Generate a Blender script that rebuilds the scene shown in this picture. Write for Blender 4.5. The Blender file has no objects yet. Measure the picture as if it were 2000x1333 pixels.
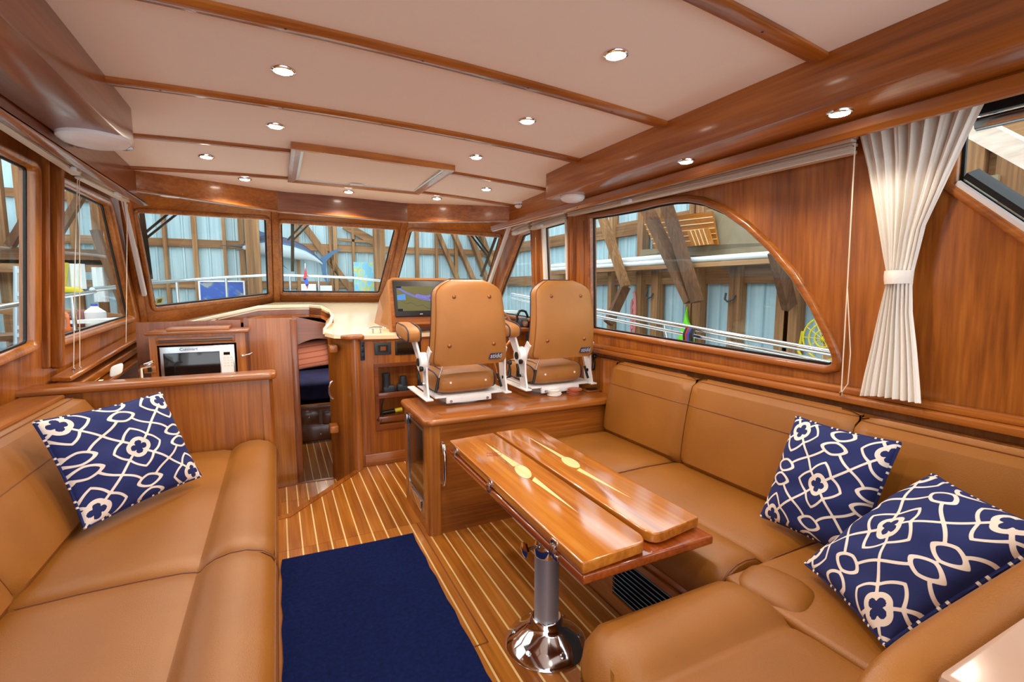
import bpy, bmesh, math, random
import numpy as np
from mathutils import Vector, Matrix
from mathutils.geometry import tessellate_polygon
random.seed(7)
V = Vector
scene = bpy.context.scene
col = scene.collection

# ------------------------------------------------------------------ camera, world, exposure
CF, CVX, CVY, CH = 942.0, 540.0, 564.0, 1.45
TH = math.atan((666.5 - CVY) / CF)
PS = math.atan((1000 - CVX) * math.cos(TH) / CF)
_s, _c, _st, _ct = math.sin(PS), math.cos(PS), math.sin(TH), math.cos(TH)
CW = V((_s*_ct, _c*_ct, -_st)); CR = V((_c, -_s, 0)); CU = V((_s*_st, _c*_st, _ct)); CO = V((0, 0, CH))
cd = bpy.data.cameras.new('camera'); cam = bpy.data.objects.new('camera', cd); col.objects.link(cam)
cd.sensor_width = 36; cd.lens = CF / 2000 * 36; cd.clip_start = 0.02; cd.clip_end = 200
m = Matrix((CR, CU, -CW)).transposed().to_4x4(); m.translation = CO; cam.matrix_world = m
scene.camera = cam
world = bpy.data.worlds.new('world'); scene.world = world; world.use_nodes = True
bg = world.node_tree.nodes['Background']; bg.inputs[0].default_value = (0.93, 0.965, 1.0, 1); bg.inputs[1].default_value = 2.6
scene.view_settings.view_transform = 'Standard'; scene.view_settings.look = 'None'
scene.view_settings.gamma = 1; scene.view_settings.use_curve_mapping = False
scene.view_settings.exposure = 0.35
DOWNLIGHT_W = 19.0

def at(px, py, x=None, y=None, z=None, pl=None):
    """point where a measured sight line meets a plane of the boat or the shed"""
    d = CR*((px-1000)/CF) + CU*((666.5-py)/CF) + CW
    if pl is not None:
        p, n = V(pl[0]), V(pl[1]); return CO + d*(n.dot(p-CO)/n.dot(d))
    if x is not None: return CO + d*((x)/d.x)
    if y is not None: return CO + d*((y)/d.y)
    return CO + d*((z-CH)/d.z)

# ------------------------------------------------------------------ materials
MATS = {}
def srgb(r, g, b):
    f = lambda c: (c/255/12.92) if c <= 10 else ((c/255+0.055)/1.055)**2.4
    return (f(r), f(g), f(b), 1)
def new_mat(name):
    m = bpy.data.materials.new(name); m.use_nodes = True
    nt = m.node_tree; b = nt.nodes['Principled BSDF']; MATS[name] = m
    return m, nt, b
def plain(name, c, rough=0.5, metal=0.0, coat=0.0, bump=0, bscale=200, spec=None, var=0.0, vscale=4):
    m, nt, b = new_mat(name)
    b.inputs['Base Color'].default_value = srgb(*c); b.inputs['Roughness'].default_value = rough
    b.inputs['Metallic'].default_value = metal; b.inputs['Coat Weight'].default_value = coat
    b.inputs['Coat Roughness'].default_value = 0.08
    if spec is not None: b.inputs['Specular IOR Level'].default_value = spec
    if bump or var:
        tc = nt.nodes.new('ShaderNodeTexCoord')
        if bump:
            n = nt.nodes.new('ShaderNodeTexNoise'); n.inputs['Scale'].default_value = bscale; n.inputs['Detail'].default_value = 3
            nt.links.new(tc.outputs['Object'], n.inputs['Vector'])
            bp = nt.nodes.new('ShaderNodeBump'); bp.inputs['Strength'].default_value = bump; bp.inputs['Distance'].default_value = 0.004
            nt.links.new(n.outputs['Fac'], bp.inputs['Height']); nt.links.new(bp.outputs['Normal'], b.inputs['Normal'])
        if var:
            n2 = nt.nodes.new('ShaderNodeTexNoise'); n2.inputs['Scale'].default_value = vscale; n2.inputs['Detail'].default_value = 4
            nt.links.new(tc.outputs['Object'], n2.inputs['Vector'])
            r = nt.nodes.new('ShaderNodeValToRGB')
            k = srgb(*c)
            r.color_ramp.elements[0].position = 0.3; r.color_ramp.elements[1].position = 0.75
            r.color_ramp.elements[0].color = (k[0]*(1-var), k[1]*(1-var*1.15), k[2]*(1-var*1.2), 1)
            r.color_ramp.elements[1].color = (min(1, k[0]*(1+var)), min(1, k[1]*(1+var)), min(1, k[2]*(1+var)), 1)
            nt.links.new(n2.outputs['Fac'], r.inputs['Fac']); nt.links.new(r.outputs['Color'], b.inputs['Base Color'])
    return m
def wood(name, dark, mid, light, axis, rough=0.32, coat=0.5, fine=1.0, figure=0.0):
    m, nt, b = new_mat(name)
    N = nt.nodes.new; L = nt.links.new
    tc = N('ShaderNodeTexCoord'); oi = N('ShaderNodeObjectInfo')
    mul = N('ShaderNodeMath'); mul.operation = 'MULTIPLY'; mul.inputs[1].default_value = 37.0; L(oi.outputs['Random'], mul.inputs[0])
    add = N('ShaderNodeVectorMath'); add.operation = 'ADD'; L(tc.outputs['Object'], add.inputs[0]); L(mul.outputs[0], add.inputs[1])
    def mapped(scale_across, scale_along):
        mp = N('ShaderNodeMapping'); s = [scale_across]*3; s['xyz'.index(axis)] = scale_along
        mp.inputs['Scale'].default_value = s; L(add.outputs[0], mp.inputs['Vector']); return mp
    a = mapped(7*fine, 0.55*fine); n1 = N('ShaderNodeTexNoise'); n1.inputs['Scale'].default_value = 1; n1.inputs['Detail'].default_value = 4
    n1.inputs['Distortion'].default_value = 0.6 + figure; L(a.outputs[0], n1.inputs['Vector'])
    c = mapped(70*fine, 2.2*fine); n2 = N('ShaderNodeTexNoise'); n2.inputs['Scale'].default_value = 1; n2.inputs['Detail'].default_value = 3
    L(c.outputs[0], n2.inputs['Vector'])
    mx = N('ShaderNodeMath'); mx.operation = 'MULTIPLY_ADD'; mx.inputs[1].default_value = 0.45; L(n2.outputs['Fac'], mx.inputs[0])
    sc = N('ShaderNodeMath'); sc.operation = 'MULTIPLY'; sc.inputs[1].default_value = 0.62; L(n1.outputs['Fac'], sc.inputs[0]); L(sc.outputs[0], mx.inputs[2])
    r = N('ShaderNodeValToRGB'); e = r.color_ramp.elements
    e[0].position = 0.36; e[0].color = srgb(*dark); e[1].position = 0.72; e[1].color = srgb(*light)
    k = e.new(0.53); k.color = srgb(*mid); L(mx.outputs[0], r.inputs['Fac']); L(r.outputs['Color'], b.inputs['Base Color'])
    b.inputs['Roughness'].default_value = rough; b.inputs['Coat Weight'].default_value = coat; b.inputs['Coat Roughness'].default_value = 0.12
    return m
CH_D, CH_M, CH_L = (116, 60, 14), (154, 86, 27), (182, 112, 42)
for ax in 'xyz': wood('cherry_'+ax, CH_D, CH_M, CH_L, ax)
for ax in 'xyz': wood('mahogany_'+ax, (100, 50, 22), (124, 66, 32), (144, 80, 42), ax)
for ax in 'xyz': wood('teak_'+ax, (130, 70, 16), (166, 98, 28), (190, 122, 46), ax, rough=0.3, coat=0.6)
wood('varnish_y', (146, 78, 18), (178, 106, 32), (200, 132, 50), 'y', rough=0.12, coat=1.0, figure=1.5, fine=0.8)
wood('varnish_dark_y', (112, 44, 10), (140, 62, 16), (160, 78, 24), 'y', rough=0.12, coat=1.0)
wood('holly', (222, 184, 122), (236, 202, 142), (244, 216, 160), 'y', rough=0.35, coat=0.4)
for ax in 'xyz': wood('lumber_'+ax, (96, 64, 38), (140, 98, 60), (178, 134, 90), ax, rough=0.8, coat=0, fine=0.5)
for ax in 'xyz': wood('lumber_dark_'+ax, (72, 46, 28), (102, 68, 42), (128, 90, 58), ax, rough=0.85, coat=0, fine=0.5)
for ax in 'xyz': wood('pale_plank_'+ax, (170, 146, 126), (204, 184, 168), (226, 210, 198), ax, rough=0.8, coat=0, fine=0.4)
plain('leather', (144, 90, 31), rough=0.36, bump=0.25, bscale=420, var=0.10, vscale=3, spec=0.45)
plain('leather_chair', (166, 110, 54), rough=0.45, bump=0.2, bscale=420, var=0.08, vscale=5, spec=0.4)
plain('leather_seam', (120, 68, 24), rough=0.55)
plain('navy_piping', (24, 30, 62), rough=0.55)
plain('headliner', (247, 242, 240), rough=0.9, bump=0.06, bscale=500)
plain('white_paint', (236, 236, 238), rough=0.35, coat=0.2)
plain('white_plastic', (226, 224, 226), rough=0.4)
plain('cream_plastic', (222, 212, 200), rough=0.45)
plain('chrome', (230, 230, 232), rough=0.08, metal=1)
plain('steel', (196, 198, 202), rough=0.25, metal=1)
plain('brushed', (186, 186, 194), rough=0.5, metal=0.75)
plain('rail_steel', (225, 230, 235), rough=0.15, metal=1)
plain('black', (14, 14, 16), rough=0.4)
plain('black_gloss', (8, 9, 11), rough=0.1, coat=0.5)
plain('charcoal', (48, 54, 62), rough=0.5)
plain('dark_blue_vent', (112, 134, 152), rough=0.4)
plain('carpet', (16, 28, 74), rough=0.97, bump=1.0, bscale=260, var=0.25, vscale=60, spec=0.1)
plain('gasket', (10, 10, 12), rough=0.5)
plain('curtain', (240, 234, 226), rough=0.9, bump=0.12, bscale=350)
plain('blind', (224, 206, 188), rough=0.7)
plain('cord_mat', (236, 222, 200), rough=0.7)
plain('dash_wood_daylit', (238, 214, 176), rough=0.25, coat=0.6)  # base colour brightened to carry the windshield daylight on the dash
plain('ledge_wood_glare', (176, 146, 128), rough=0.2, coat=0.8)  # pinkish white glare on the glossy wood is mixed into this colour
plain('dash_cream', (240, 228, 208), rough=0.4)
plain('concrete', (150, 150, 146), rough=0.9, var=0.12)
plain('deck', (225, 226, 222), rough=0.6)
plain('duvet', (40, 44, 92), rough=0.9, var=0.3, vscale=6)
plain('coaster_white', (238, 232, 226), rough=0.6)
plain('coaster_copper', (190, 110, 80), rough=0.4, metal=0.3)
plain('copper_stud', (150, 92, 54), rough=0.3, metal=0.6)
plain('yellow', (220, 200, 30), rough=0.5)
plain('yellow_pale', (190, 186, 130), rough=0.6)
plain('olive', (70, 80, 50), rough=0.6)
plain('lime', (120, 230, 40), rough=0.6)
plain('red', (196, 50, 60), rough=0.6)
plain('maroon', (112, 42, 52), rough=0.5)
plain('blue', (50, 84, 190), rough=0.6)
plain('orange', (226, 110, 44), rough=0.5)
plain('pink', (214, 130, 130), rough=0.8)
plain('plywood', (140, 124, 96), rough=0.8, var=0.15)
plain('paper', (236, 240, 240), rough=0.7)
plain('pvc', (228, 232, 232), rough=0.4)
plain('aluminium', (196, 204, 210), rough=0.35, metal=0.6)
plain('badge_dark', (46, 50, 70), rough=0.4)
plain('silver_print', (214, 218, 230), rough=0.35, metal=0.3)
plain('burgundy', (150, 44, 34), rough=0.5)
def siding_mat():
    m, nt, b = new_mat('siding'); N = nt.nodes.new; L = nt.links.new
    tc = N('ShaderNodeTexCoord'); mp = N('ShaderNodeMapping'); mp.inputs['Scale'].default_value = (6, 6, 0.25); L(tc.outputs['Object'], mp.inputs['Vector'])
    n = N('ShaderNodeTexNoise'); n.inputs['Scale'].default_value = 3; n.inputs['Detail'].default_value = 5; L(mp.outputs[0], n.inputs['Vector'])
    r = N('ShaderNodeValToRGB'); r.color_ramp.elements[0].position = 0.3; r.color_ramp.elements[1].position = 0.75
    r.color_ramp.elements[0].color = srgb(160, 192, 202); r.color_ramp.elements[1].color = srgb(186, 212, 220)
    L(n.outputs['Fac'], r.inputs['Fac']); L(r.outputs['Color'], b.inputs['Base Color']); b.inputs['Roughness'].default_value = 0.55
siding_mat()
def glass_mat():
    m, nt, b = new_mat('glass'); nt.nodes.remove(b); N = nt.nodes.new; L = nt.links.new
    t = N('ShaderNodeBsdfTransparent'); t.inputs[0].default_value = (0.93, 0.97, 0.965, 1)
    g = N('ShaderNodeBsdfGlossy'); g.inputs['Roughness'].default_value = 0.02
    lw = N('ShaderNodeLayerWeight'); lw.inputs['Blend'].default_value = 0.5
    pw = N('ShaderNodeMath'); pw.operation = 'POWER'; pw.inputs[1].default_value = 5; L(lw.outputs['Facing'], pw.inputs[0])
    f = N('ShaderNodeMath'); f.operation = 'MULTIPLY_ADD'; f.inputs[1].default_value = 0.5; f.inputs[2].default_value = 0.025; L(pw.outputs[0], f.inputs[0])
    mx = N('ShaderNodeMixShader'); L(f.outputs[0], mx.inputs[0]); L(t.outputs[0], mx.inputs[1]); L(g.outputs[0], mx.inputs[2])
    L(mx.outputs[0], nt.nodes['Material Output'].inputs['Surface'])
glass_mat()
def emit(name, c, s):
    m, nt, b = new_mat(name); b.inputs['Base Color'].default_value = (0.8, 0.8, 0.8, 1)
    b.inputs['Emission Color'].default_value = c; b.inputs['Emission Strength'].default_value = s
emit('lamp', (1.0, 0.88, 0.72, 1), 30)
emit('warm_strip', (1.0, 0.55, 0.12, 1), 6)
def attr_ramp(name, stops, rough=0.8, emission=0.0, bump=0.0, hard=True):
    """colour from the print value stored on the mesh"""
    m, nt, b = new_mat(name); N = nt.nodes.new; L = nt.links.new
    a = N('ShaderNodeAttribute'); a.attribute_name = 'print'; r = N('ShaderNodeValToRGB')
    e = r.color_ramp.elements
    while len(e) < len(stops): e.new(0.5)
    for el, (p, c) in zip(e, stops): el.position = p; el.color = srgb(*c)
    if hard: r.color_ramp.interpolation = 'CONSTANT'
    L(a.outputs['Fac'], r.inputs['Fac']); L(r.outputs['Color'], b.inputs['Base Color']); b.inputs['Roughness'].default_value = rough
    if emission:
        L(r.outputs['Color'], b.inputs['Emission Color']); b.inputs['Emission Strength'].default_value = emission
    if bump:
        tc = N('ShaderNodeTexCoord'); n = N('ShaderNodeTexNoise'); n.inputs['Scale'].default_value = 700
        L(tc.outputs['Object'], n.inputs['Vector']); bp = N('ShaderNodeBump'); bp.inputs['Strength'].default_value = bump; bp.inputs['Distance'].default_value = 0.002
        L(n.outputs['Fac'], bp.inputs['Height']); L(bp.outputs['Normal'], b.inputs['Normal'])
attr_ramp('trellis_print', [(0, (228, 216, 206)), (0.492, (226, 214, 204)), (0.508, (18, 32, 92)), (1, (18, 32, 92))], rough=0.85, bump=0.2, hard=False)
attr_ramp('chart_screen', [(0, (10, 12, 16)), (0.15, (60, 90, 190)), (0.3, (70, 130, 200)), (0.45, (120, 100, 170)), (0.6, (60, 70, 60)), (0.75, (92, 94, 62))], rough=0.2, emission=0.06)
attr_ramp('sea_map', [(0, (28, 84, 180)), (0.45, (36, 104, 196)), (0.55, (110, 120, 130)), (0.62, (150, 160, 168)), (0.8, (60, 110, 180))], rough=0.6)
attr_ramp('pale_map', [(0, (130, 200, 226)), (0.5, (150, 214, 230)), (0.57, (170, 206, 160)), (0.64, (214, 206, 130)), (0.75, (150, 210, 222))], rough=0.6)
attr_ramp('stripe_print', [(0, (190, 96, 74)), (0.5, (214, 136, 110))], rough=0.9)
attr_ramp('marlin_skin', [(0, (196, 210, 216)), (0.42, (176, 204, 220)), (0.52, (40, 84, 130)), (0.62, (28, 48, 84)), (0.9, (40, 140, 180))], rough=0.35)
M = MATS

# ------------------------------------------------------------------ mesh helpers
ROOT_INV = {}
def link(o, parent=None):
    col.objects.link(o)
    if parent is not None:
        o.parent = parent; o.matrix_parent_inverse = ROOT_INV.get(parent.name, Matrix.Identity(4))
    return o
def register(o):
    """children are given in scene coordinates: remember the inverse of this object's matrix"""
    ROOT_INV[o.name] = Matrix.Translation(-o.location)
def mesh_obj(name, verts, faces, mat, parent=None, smooth=False, attr=None, autos=None):
    vs = [V(v) for v in verts]
    lo = V([min(v[i] for v in vs) for i in range(3)]); hi = V([max(v[i] for v in vs) for i in range(3)])
    c = (lo+hi)/2
    me = bpy.data.meshes.new(name); me.from_pydata([tuple(v-c) for v in vs], [], faces); me.update()
    bmm = bmesh.new(); bmm.from_mesh(me); bmesh.ops.recalc_face_normals(bmm, faces=bmm.faces); bmm.to_mesh(me); bmm.free()
    me.materials.append(M[mat] if isinstance(mat, str) else mat)
    if smooth:
        me.polygons.foreach_set('use_smooth', [True]*len(me.polygons))
        if autos is not None:
            try: me.set_sharp_from_angle(angle=math.radians(autos))
            except Exception: pass
    if attr is not None:
        a = me.attributes.new('print', 'FLOAT', 'POINT'); a.data.foreach_set('value', [float(t) for t in attr])
    o = bpy.data.objects.new(name, me); o.location = c
    link(o, parent); register(o)
    return o
def bm_obj(name, bm, mat, parent=None, smooth=False, autos=40):
    vs = [v.co.copy() for v in bm.verts]; bm.verts.index_update()
    fs = [[v.index for v in f.verts] for f in bm.faces]; bm.free()
    return mesh_obj(name, vs, fs, mat, parent, smooth, autos=autos)
def tag(o, label, cat, group=None):
    o['label'] = label; o['category'] = cat
    if group: o['group'] = group
    return o
def struct(o, label=None):
    o['kind'] = 'structure'
    if label: o['label'] = label
    return o
def thing(name, label, cat, loc=(0, 0, 0), group=None):
    o = bpy.data.objects.new(name, None); o.location = loc; o.empty_display_size = 0.1; link(o); register(o)
    return tag(o, label, cat, group)
def copy_tree(o, parent=None):
    c = o.copy(); col.objects.link(c)
    if parent is not None: c.parent = parent
    for ch in [k for k in bpy.data.objects if k.parent == o]: copy_tree(ch, c)
    return c
BOXF = [(0, 1, 3, 2), (4, 6, 7, 5), (0, 4, 5, 1), (2, 3, 7, 6), (0, 2, 6, 4), (1, 5, 7, 3)]
def bbox_bm(lo, hi, bev=0, seg=2):
    bm = bmesh.new(); vs = [bm.verts.new((x, y, z)) for x in (lo[0], hi[0]) for y in (lo[1], hi[1]) for z in (lo[2], hi[2])]
    for f in BOXF: bm.faces.new([vs[i] for i in f])
    bmesh.ops.recalc_face_normals(bm, faces=bm.faces)
    if bev: bmesh.ops.bevel(bm, geom=list(bm.edges), offset=bev, segments=seg, profile=0.5, affect='EDGES', clamp_overlap=True)
    return bm
def box(name, lo, hi, mat, parent=None, bev=0, seg=2):
    lo, hi = [min(a, b) for a, b in zip(lo, hi)], [max(a, b) for a, b in zip(lo, hi)]
    return bm_obj(name, bbox_bm(lo, hi, bev, seg), mat, parent, smooth=bool(bev))
def obox(name, c, ax, ay, az, mat, parent=None, bev=0, seg=2):
    """oriented box: centre and three half-vectors"""
    c, ax, ay, az = V(c), V(ax), V(ay), V(az)
    bm = bbox_bm((-ax.length, -ay.length, -az.length), (ax.length, ay.length, az.length), bev, seg)
    mm = Matrix((ax.normalized(), ay.normalized(), az.normalized())).transposed()
    for v in bm.verts: v.co = mm @ v.co + c
    return bm_obj(name, bm, mat, parent, smooth=bool(bev))
def beam(name, a, b, w, h, mat, parent=None, up=(0, 0, 1), bev=0.0):
    a, b = V(a), V(b); d = b-a; u = V(up); s = d.cross(u).normalized(); u2 = s.cross(d).normalized()
    return obox(name, (a+b)/2, s*(w/2), d/2, u2*(h/2), mat, parent, bev, 1)
def extr(name, poly, vec, mat, parent=None, bev=0, seg=2, smooth=None):
    poly = [V(p) for p in poly]; vec = V(vec); bm = bmesh.new()
    a = [bm.verts.new(p) for p in poly]; b = [bm.verts.new(p+vec) for p in poly]; n = len(poly)
    bm.faces.new(a); bm.faces.new(b[::-1])
    for i in range(n): bm.faces.new([a[i], b[i], b[(i+1) % n], a[(i+1) % n]])
    bmesh.ops.recalc_face_normals(bm, faces=bm.faces)
    if bev:
        es = [e for e in bm.edges if (e.verts[0] in a and e.verts[1] in a) or (e.verts[0] in b and e.verts[1] in b)]
        bmesh.ops.bevel(bm, geom=es, offset=bev, segments=seg, profile=0.5, affect='EDGES', clamp_overlap=True)
    return bm_obj(name, bm, mat, parent, smooth=bool(bev) if smooth is None else smooth)
def slab(name, outer, holes, vec, mat, parent=None):
    loops = [[V(p) for p in outer]] + [[V(p) for p in h] for h in holes]
    tris = tessellate_polygon(loops); pts = [p for l in loops for p in l]; n = len(pts); vec = V(vec)
    verts = pts + [p+vec for p in pts]; faces = [tuple(t) for t in tris] + [tuple(i+n for i in reversed(t)) for t in tris]
    k = 0
    for l in loops:
        c = len(l)
        for i in range(c): faces.append((k+i, k+(i+1) % c, n+k+(i+1) % c, n+k+i))
        k += c
    return mesh_obj(name, verts, faces, mat, parent)
def rounded(pts, r, n=5):
    pts = [V(p) for p in pts]; out = []; N = len(pts); rr = r if isinstance(r, (list, tuple)) else [r]*N
    for i in range(N):
        p, a, b = pts[i], pts[i-1], pts[(i+1) % N]; ri = rr[i]
        if ri <= 0: out.append(p); continue
        da, db = (a-p).normalized(), (b-p).normalized(); ri = min(ri, (a-p).length*0.49, (b-p).length*0.49)
        p0, p1 = p+da*ri, p+db*ri
        for k in range(n+1):
            t = k/n; out.append(p0*(1-t)**2 + p*2*t*(1-t) + p1*t*t)
    return out
def sweep(name, pts, prof, nrm, mat, parent=None, closed=True, smooth=True):
    pts = [V(p) for p in pts]; nrm = V(nrm).normalized(); n = len(pts); k = len(prof); verts = []; faces = []
    if closed:                                  # u > 0 points out of the loop
        c0 = sum(pts, V((0, 0, 0)))/n
        if sum(nrm.cross(pts[(i+1) % n]-pts[i]).dot(pts[i]-c0) for i in range(n)) < 0: pts = pts[::-1]
    for i, p in enumerate(pts):
        a = pts[i-1] if (closed or i > 0) else p; b = pts[(i+1) % n] if (closed or i < n-1) else p
        ta = (p-a); tb = (b-p); t = V((0, 0, 0))
        if ta.length > 1e-9: t += ta.normalized()
        if tb.length > 1e-9: t += tb.normalized()
        t.normalize(); s = nrm.cross(t).normalized()
        sc = 1.0
        if ta.length > 1e-9 and tb.length > 1e-9:
            cs = max(0.35, math.sqrt(max(0.0, (1+ta.normalized().dot(tb.normalized()))/2))); sc = 1/cs
        for (u, w) in prof: verts.append(p + s*(u*sc) + nrm*w)
    for i in range(n if closed else n-1):
        j = (i+1) % n
        for q in range(k): faces.append((i*k+q, i*k+(q+1) % k, j*k+(q+1) % k, j*k+q))
    if not closed: faces += [tuple(range(k)), tuple(range((n-1)*k, n*k))[::-1]]
    return mesh_obj(name, verts, faces, mat, parent, smooth=smooth, autos=50)
def tube(name, pts, r, mat, parent=None, n=8, closed=False, radii=None):
    pts = [V(p) for p in pts]; N = len(pts); verts = []; faces = []; u = None
    for i, p in enumerate(pts):
        a = pts[i-1] if (closed or i > 0) else p; b = pts[(i+1) % N] if (closed or i < N-1) else p
        t = (b-a).normalized()
        if u is None: u = t.orthogonal().normalized()
        u = (u - t*u.dot(t)).normalized(); w = t.cross(u); rr = radii[i] if radii else r
        for k in range(n):
            an = 2*math.pi*k/n; verts.append(p + (u*math.cos(an)+w*math.sin(an))*rr)
    for i in range(N if closed else N-1):
        j = (i+1) % N
        for k in range(n): faces.append((i*n+k, i*n+(k+1) % n, j*n+(k+1) % n, j*n+k))
    if not closed: faces += [tuple(range(n))[::-1], tuple(range((N-1)*n, N*n))]
    return mesh_obj(name, verts, faces, mat, parent, smooth=True, autos=60)
def lathe(name, prof, c, mat, parent=None, axis=(0, 0, 1), n=32, sx=1.0, sy=1.0):
    c = V(c); ax = V(axis).normalized(); u = ax.orthogonal().normalized()
    if abs(ax.z) > 0.99: u = V((1, 0, 0))
    w = ax.cross(u); verts = []; faces = []; K = len(prof)
    for i in range(n):
        an = 2*math.pi*i/n
        for (r, h) in prof: verts.append(c + u*(math.cos(an)*r*sx) + w*(math.sin(an)*r*sy) + ax*h)
    for i in range(n):
        j = (i+1) % n
        for k in range(K-1): faces.append((i*K+k, j*K+k, j*K+k+1, i*K+k+1))
    faces.append(tuple(i*K for i in range(n))); faces.append(tuple(i*K+K-1 for i in range(n)))
    return mesh_obj(name, verts, faces, mat, parent, smooth=True, autos=35)
def grid_surf(name, P, mat, parent=None, attr=None, thick=None, smooth=True):
    """P[i][j] grid of points -> surface; thick extrudes it"""
    ni, nj = len(P), len(P[0]); verts = [p for row in P for p in row]; faces = []
    for i in range(ni-1):
        for j in range(nj-1): faces.append((i*nj+j, (i+1)*nj+j, (i+1)*nj+j+1, i*nj+j+1))
    if thick is not None:
        n = len(verts); t = V(thick); verts = verts + [V(v)+t for v in verts]; faces += [tuple(k+n for k in f[::-1]) for f in list(faces)]
        ring = [j for j in range(nj)] + [i*nj+nj-1 for i in range(1, ni)] + [(ni-1)*nj+j for j in range(nj-2, -1, -1)] + [i*nj for i in range(ni-2, 0, -1)]
        for a, b in zip(ring, ring[1:]+ring[:1]): faces.append((a, b, b+n, a+n))
        if attr is not None: attr = list(attr)*2
    return mesh_obj(name, verts, faces, mat, parent, smooth=smooth, attr=attr, autos=40)
def pad(name, c, ax, ay, az, mat, parent=None, ex=6.0, ez=3.0, n=26, crown=0.0):
    """upholstered block: superellipsoid-like rounded box with half-vectors ax, ay (outline) and az (thickness)"""
    c, ax, ay, az = V(c), V(ax), V(ay), V(az); verts = []; faces = []
    def sp(w, e): return math.copysign(abs(w)**e, w)
    nu, nv = n*2, n
    for i in range(nv+1):
        ph = -math.pi/2 + math.pi*i/nv
        for j in range(nu):
            th = 2*math.pi*j/nu
            x = sp(math.cos(ph), 2/ez)*sp(math.cos(th), 2/ex); y = sp(math.cos(ph), 2/ez)*sp(math.sin(th), 2/ex); z = sp(math.sin(ph), 2/ez)
            z *= 1 + crown*(1-x*x)*(1-y*y)
            verts.append(c + ax*x + ay*y + az*z)
    for i in range(nv):
        for j in range(nu): faces.append((i*nu+j, i*nu+(j+1) % nu, (i+1)*nu+(j+1) % nu, (i+1)*nu+j))
    bm = bmesh.new(); bv = [bm.verts.new(v) for v in verts]
    for f in faces: bm.faces.new([bv[k] for k in f])
    bmesh.ops.remove_doubles(bm, verts=bm.verts, dist=1e-4)
    return bm_obj(name, bm, mat, parent, smooth=True, autos=180)
def cushion_block(name, lo, hi, mat, parent=None, r=0.03, crown=0.012, shear=None):
    """box cushion with rolled edges and a slightly crowned top"""
    bm = bbox_bm(lo, hi, 0); es = list(bm.edges)
    bmesh.ops.subdivide_edges(bm, edges=es, cuts=7, use_grid_fill=True)
    lo, hi = V(lo), V(hi); c = (lo+hi)/2; h = (hi-lo)/2
    for v in bm.verts:
        q = v.co - c; p = V((max(-h.x+r, min(h.x-r, q.x)), max(-h.y+r, min(h.y-r, q.y)), max(-h.z+r, min(h.z-r, q.z))))
    bmesh.ops.bevel(bm, geom=[e for e in bm.edges if len(e.link_faces) == 2 and e.link_faces[0].normal.dot(e.link_faces[1].normal) < 0.5], offset=r, segments=4, profile=0.5, affect='EDGES', clamp_overlap=True)
    for v in bm.verts:
        q = v.co - c; fx, fy, fz = [max(0, 1-(q[i]/h[i])**2) if h[i] else 0 for i in range(3)]
        n = V((crown*fy*fz*math.copysign(1, q.x)*(abs(q.x)/h.x)**4, crown*fx*fz*math.copysign(1, q.y)*(abs(q.y)/h.y)**4, crown*1.4*fx*fy*math.copysign(1, q.z)*(abs(q.z)/h.z)**4))
        v.co += n
        if shear: v.co = shear(v.co)
    return bm_obj(name, bm, mat, parent, smooth=True, autos=180)
def text_obj(name, txt, c, ux, uy, h, mat, parent=None, depth=0.001, shear=0.0):
    cu = bpy.data.curves.new(name, 'FONT'); cu.body = txt; cu.size = 1; cu.align_x = 'CENTER'; cu.align_y = 'CENTER'; cu.shear = shear
    tmp = bpy.data.objects.new(name+'_tmp', cu); me = bpy.data.meshes.new_from_object(tmp)
    ux, uy = V(ux).normalized(), V(uy).normalized(); un = ux.cross(uy); c = V(c)
    vs = [c + ux*(v.co.x*h) + uy*(v.co.y*h) + un*depth for v in me.vertices]; fs = [tuple(p.vertices) for p in me.polygons]
    bpy.data.objects.remove(tmp); bpy.data.curves.remove(cu)
    o = mesh_obj(name, vs, fs, mat, parent); bpy.data.meshes.remove(me); return o


# ================================================================== SETTING: cabin shell
SP = ((2.12, 0, 1.1), (1, 0, 0.06))
PP = ((-1.2, 3.3, 1.1), (1, -0.1, -0.085))
WC = ((0, 5.5, 1.35), (0, 1, 0.7))
def sp(y, z): return V((2.12-0.06*(z-1.1), y, z))
def pp(y, z): return V((-1.2+0.1*(y-3.3)+0.085*(z-1.1), y, z))
def plane3(a, b, c):
    n = (V(b)-V(a)).cross(V(c)-V(a)).normalized(); return (tuple(a), tuple(n if n.y > 0 else -n))
ML0, ML1 = at(541, 590, pl=WC), at(536, 400, pl=WC)
MR0, MR1 = at(757, 590, pl=WC), at(797, 405, pl=WC)
PC0 = at(281, 640, pl=PP); WP = plane3(ML0, ML1, PC0); PC1 = at(243, 380, pl=WP)
SC0 = at(955, 600, pl=SP); WS = plane3(MR0, MR1, SC0); SC1 = at(1003, 425, pl=WS)
def zc(x, y): return 2.20 + 0.03*(1-((x-0.55)/1.15)**2) - (0.03*(y-2.6) if y > 2.6 else 0)
def atc(px, py):
    p = at(px, py, z=2.2)
    for _ in range(8): p = at(px, py, z=zc(p.x, p.y))
    return p
def ext(a, b, z):
    t = (z-a.z)/(b.z-a.z); return a+(b-a)*t

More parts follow.
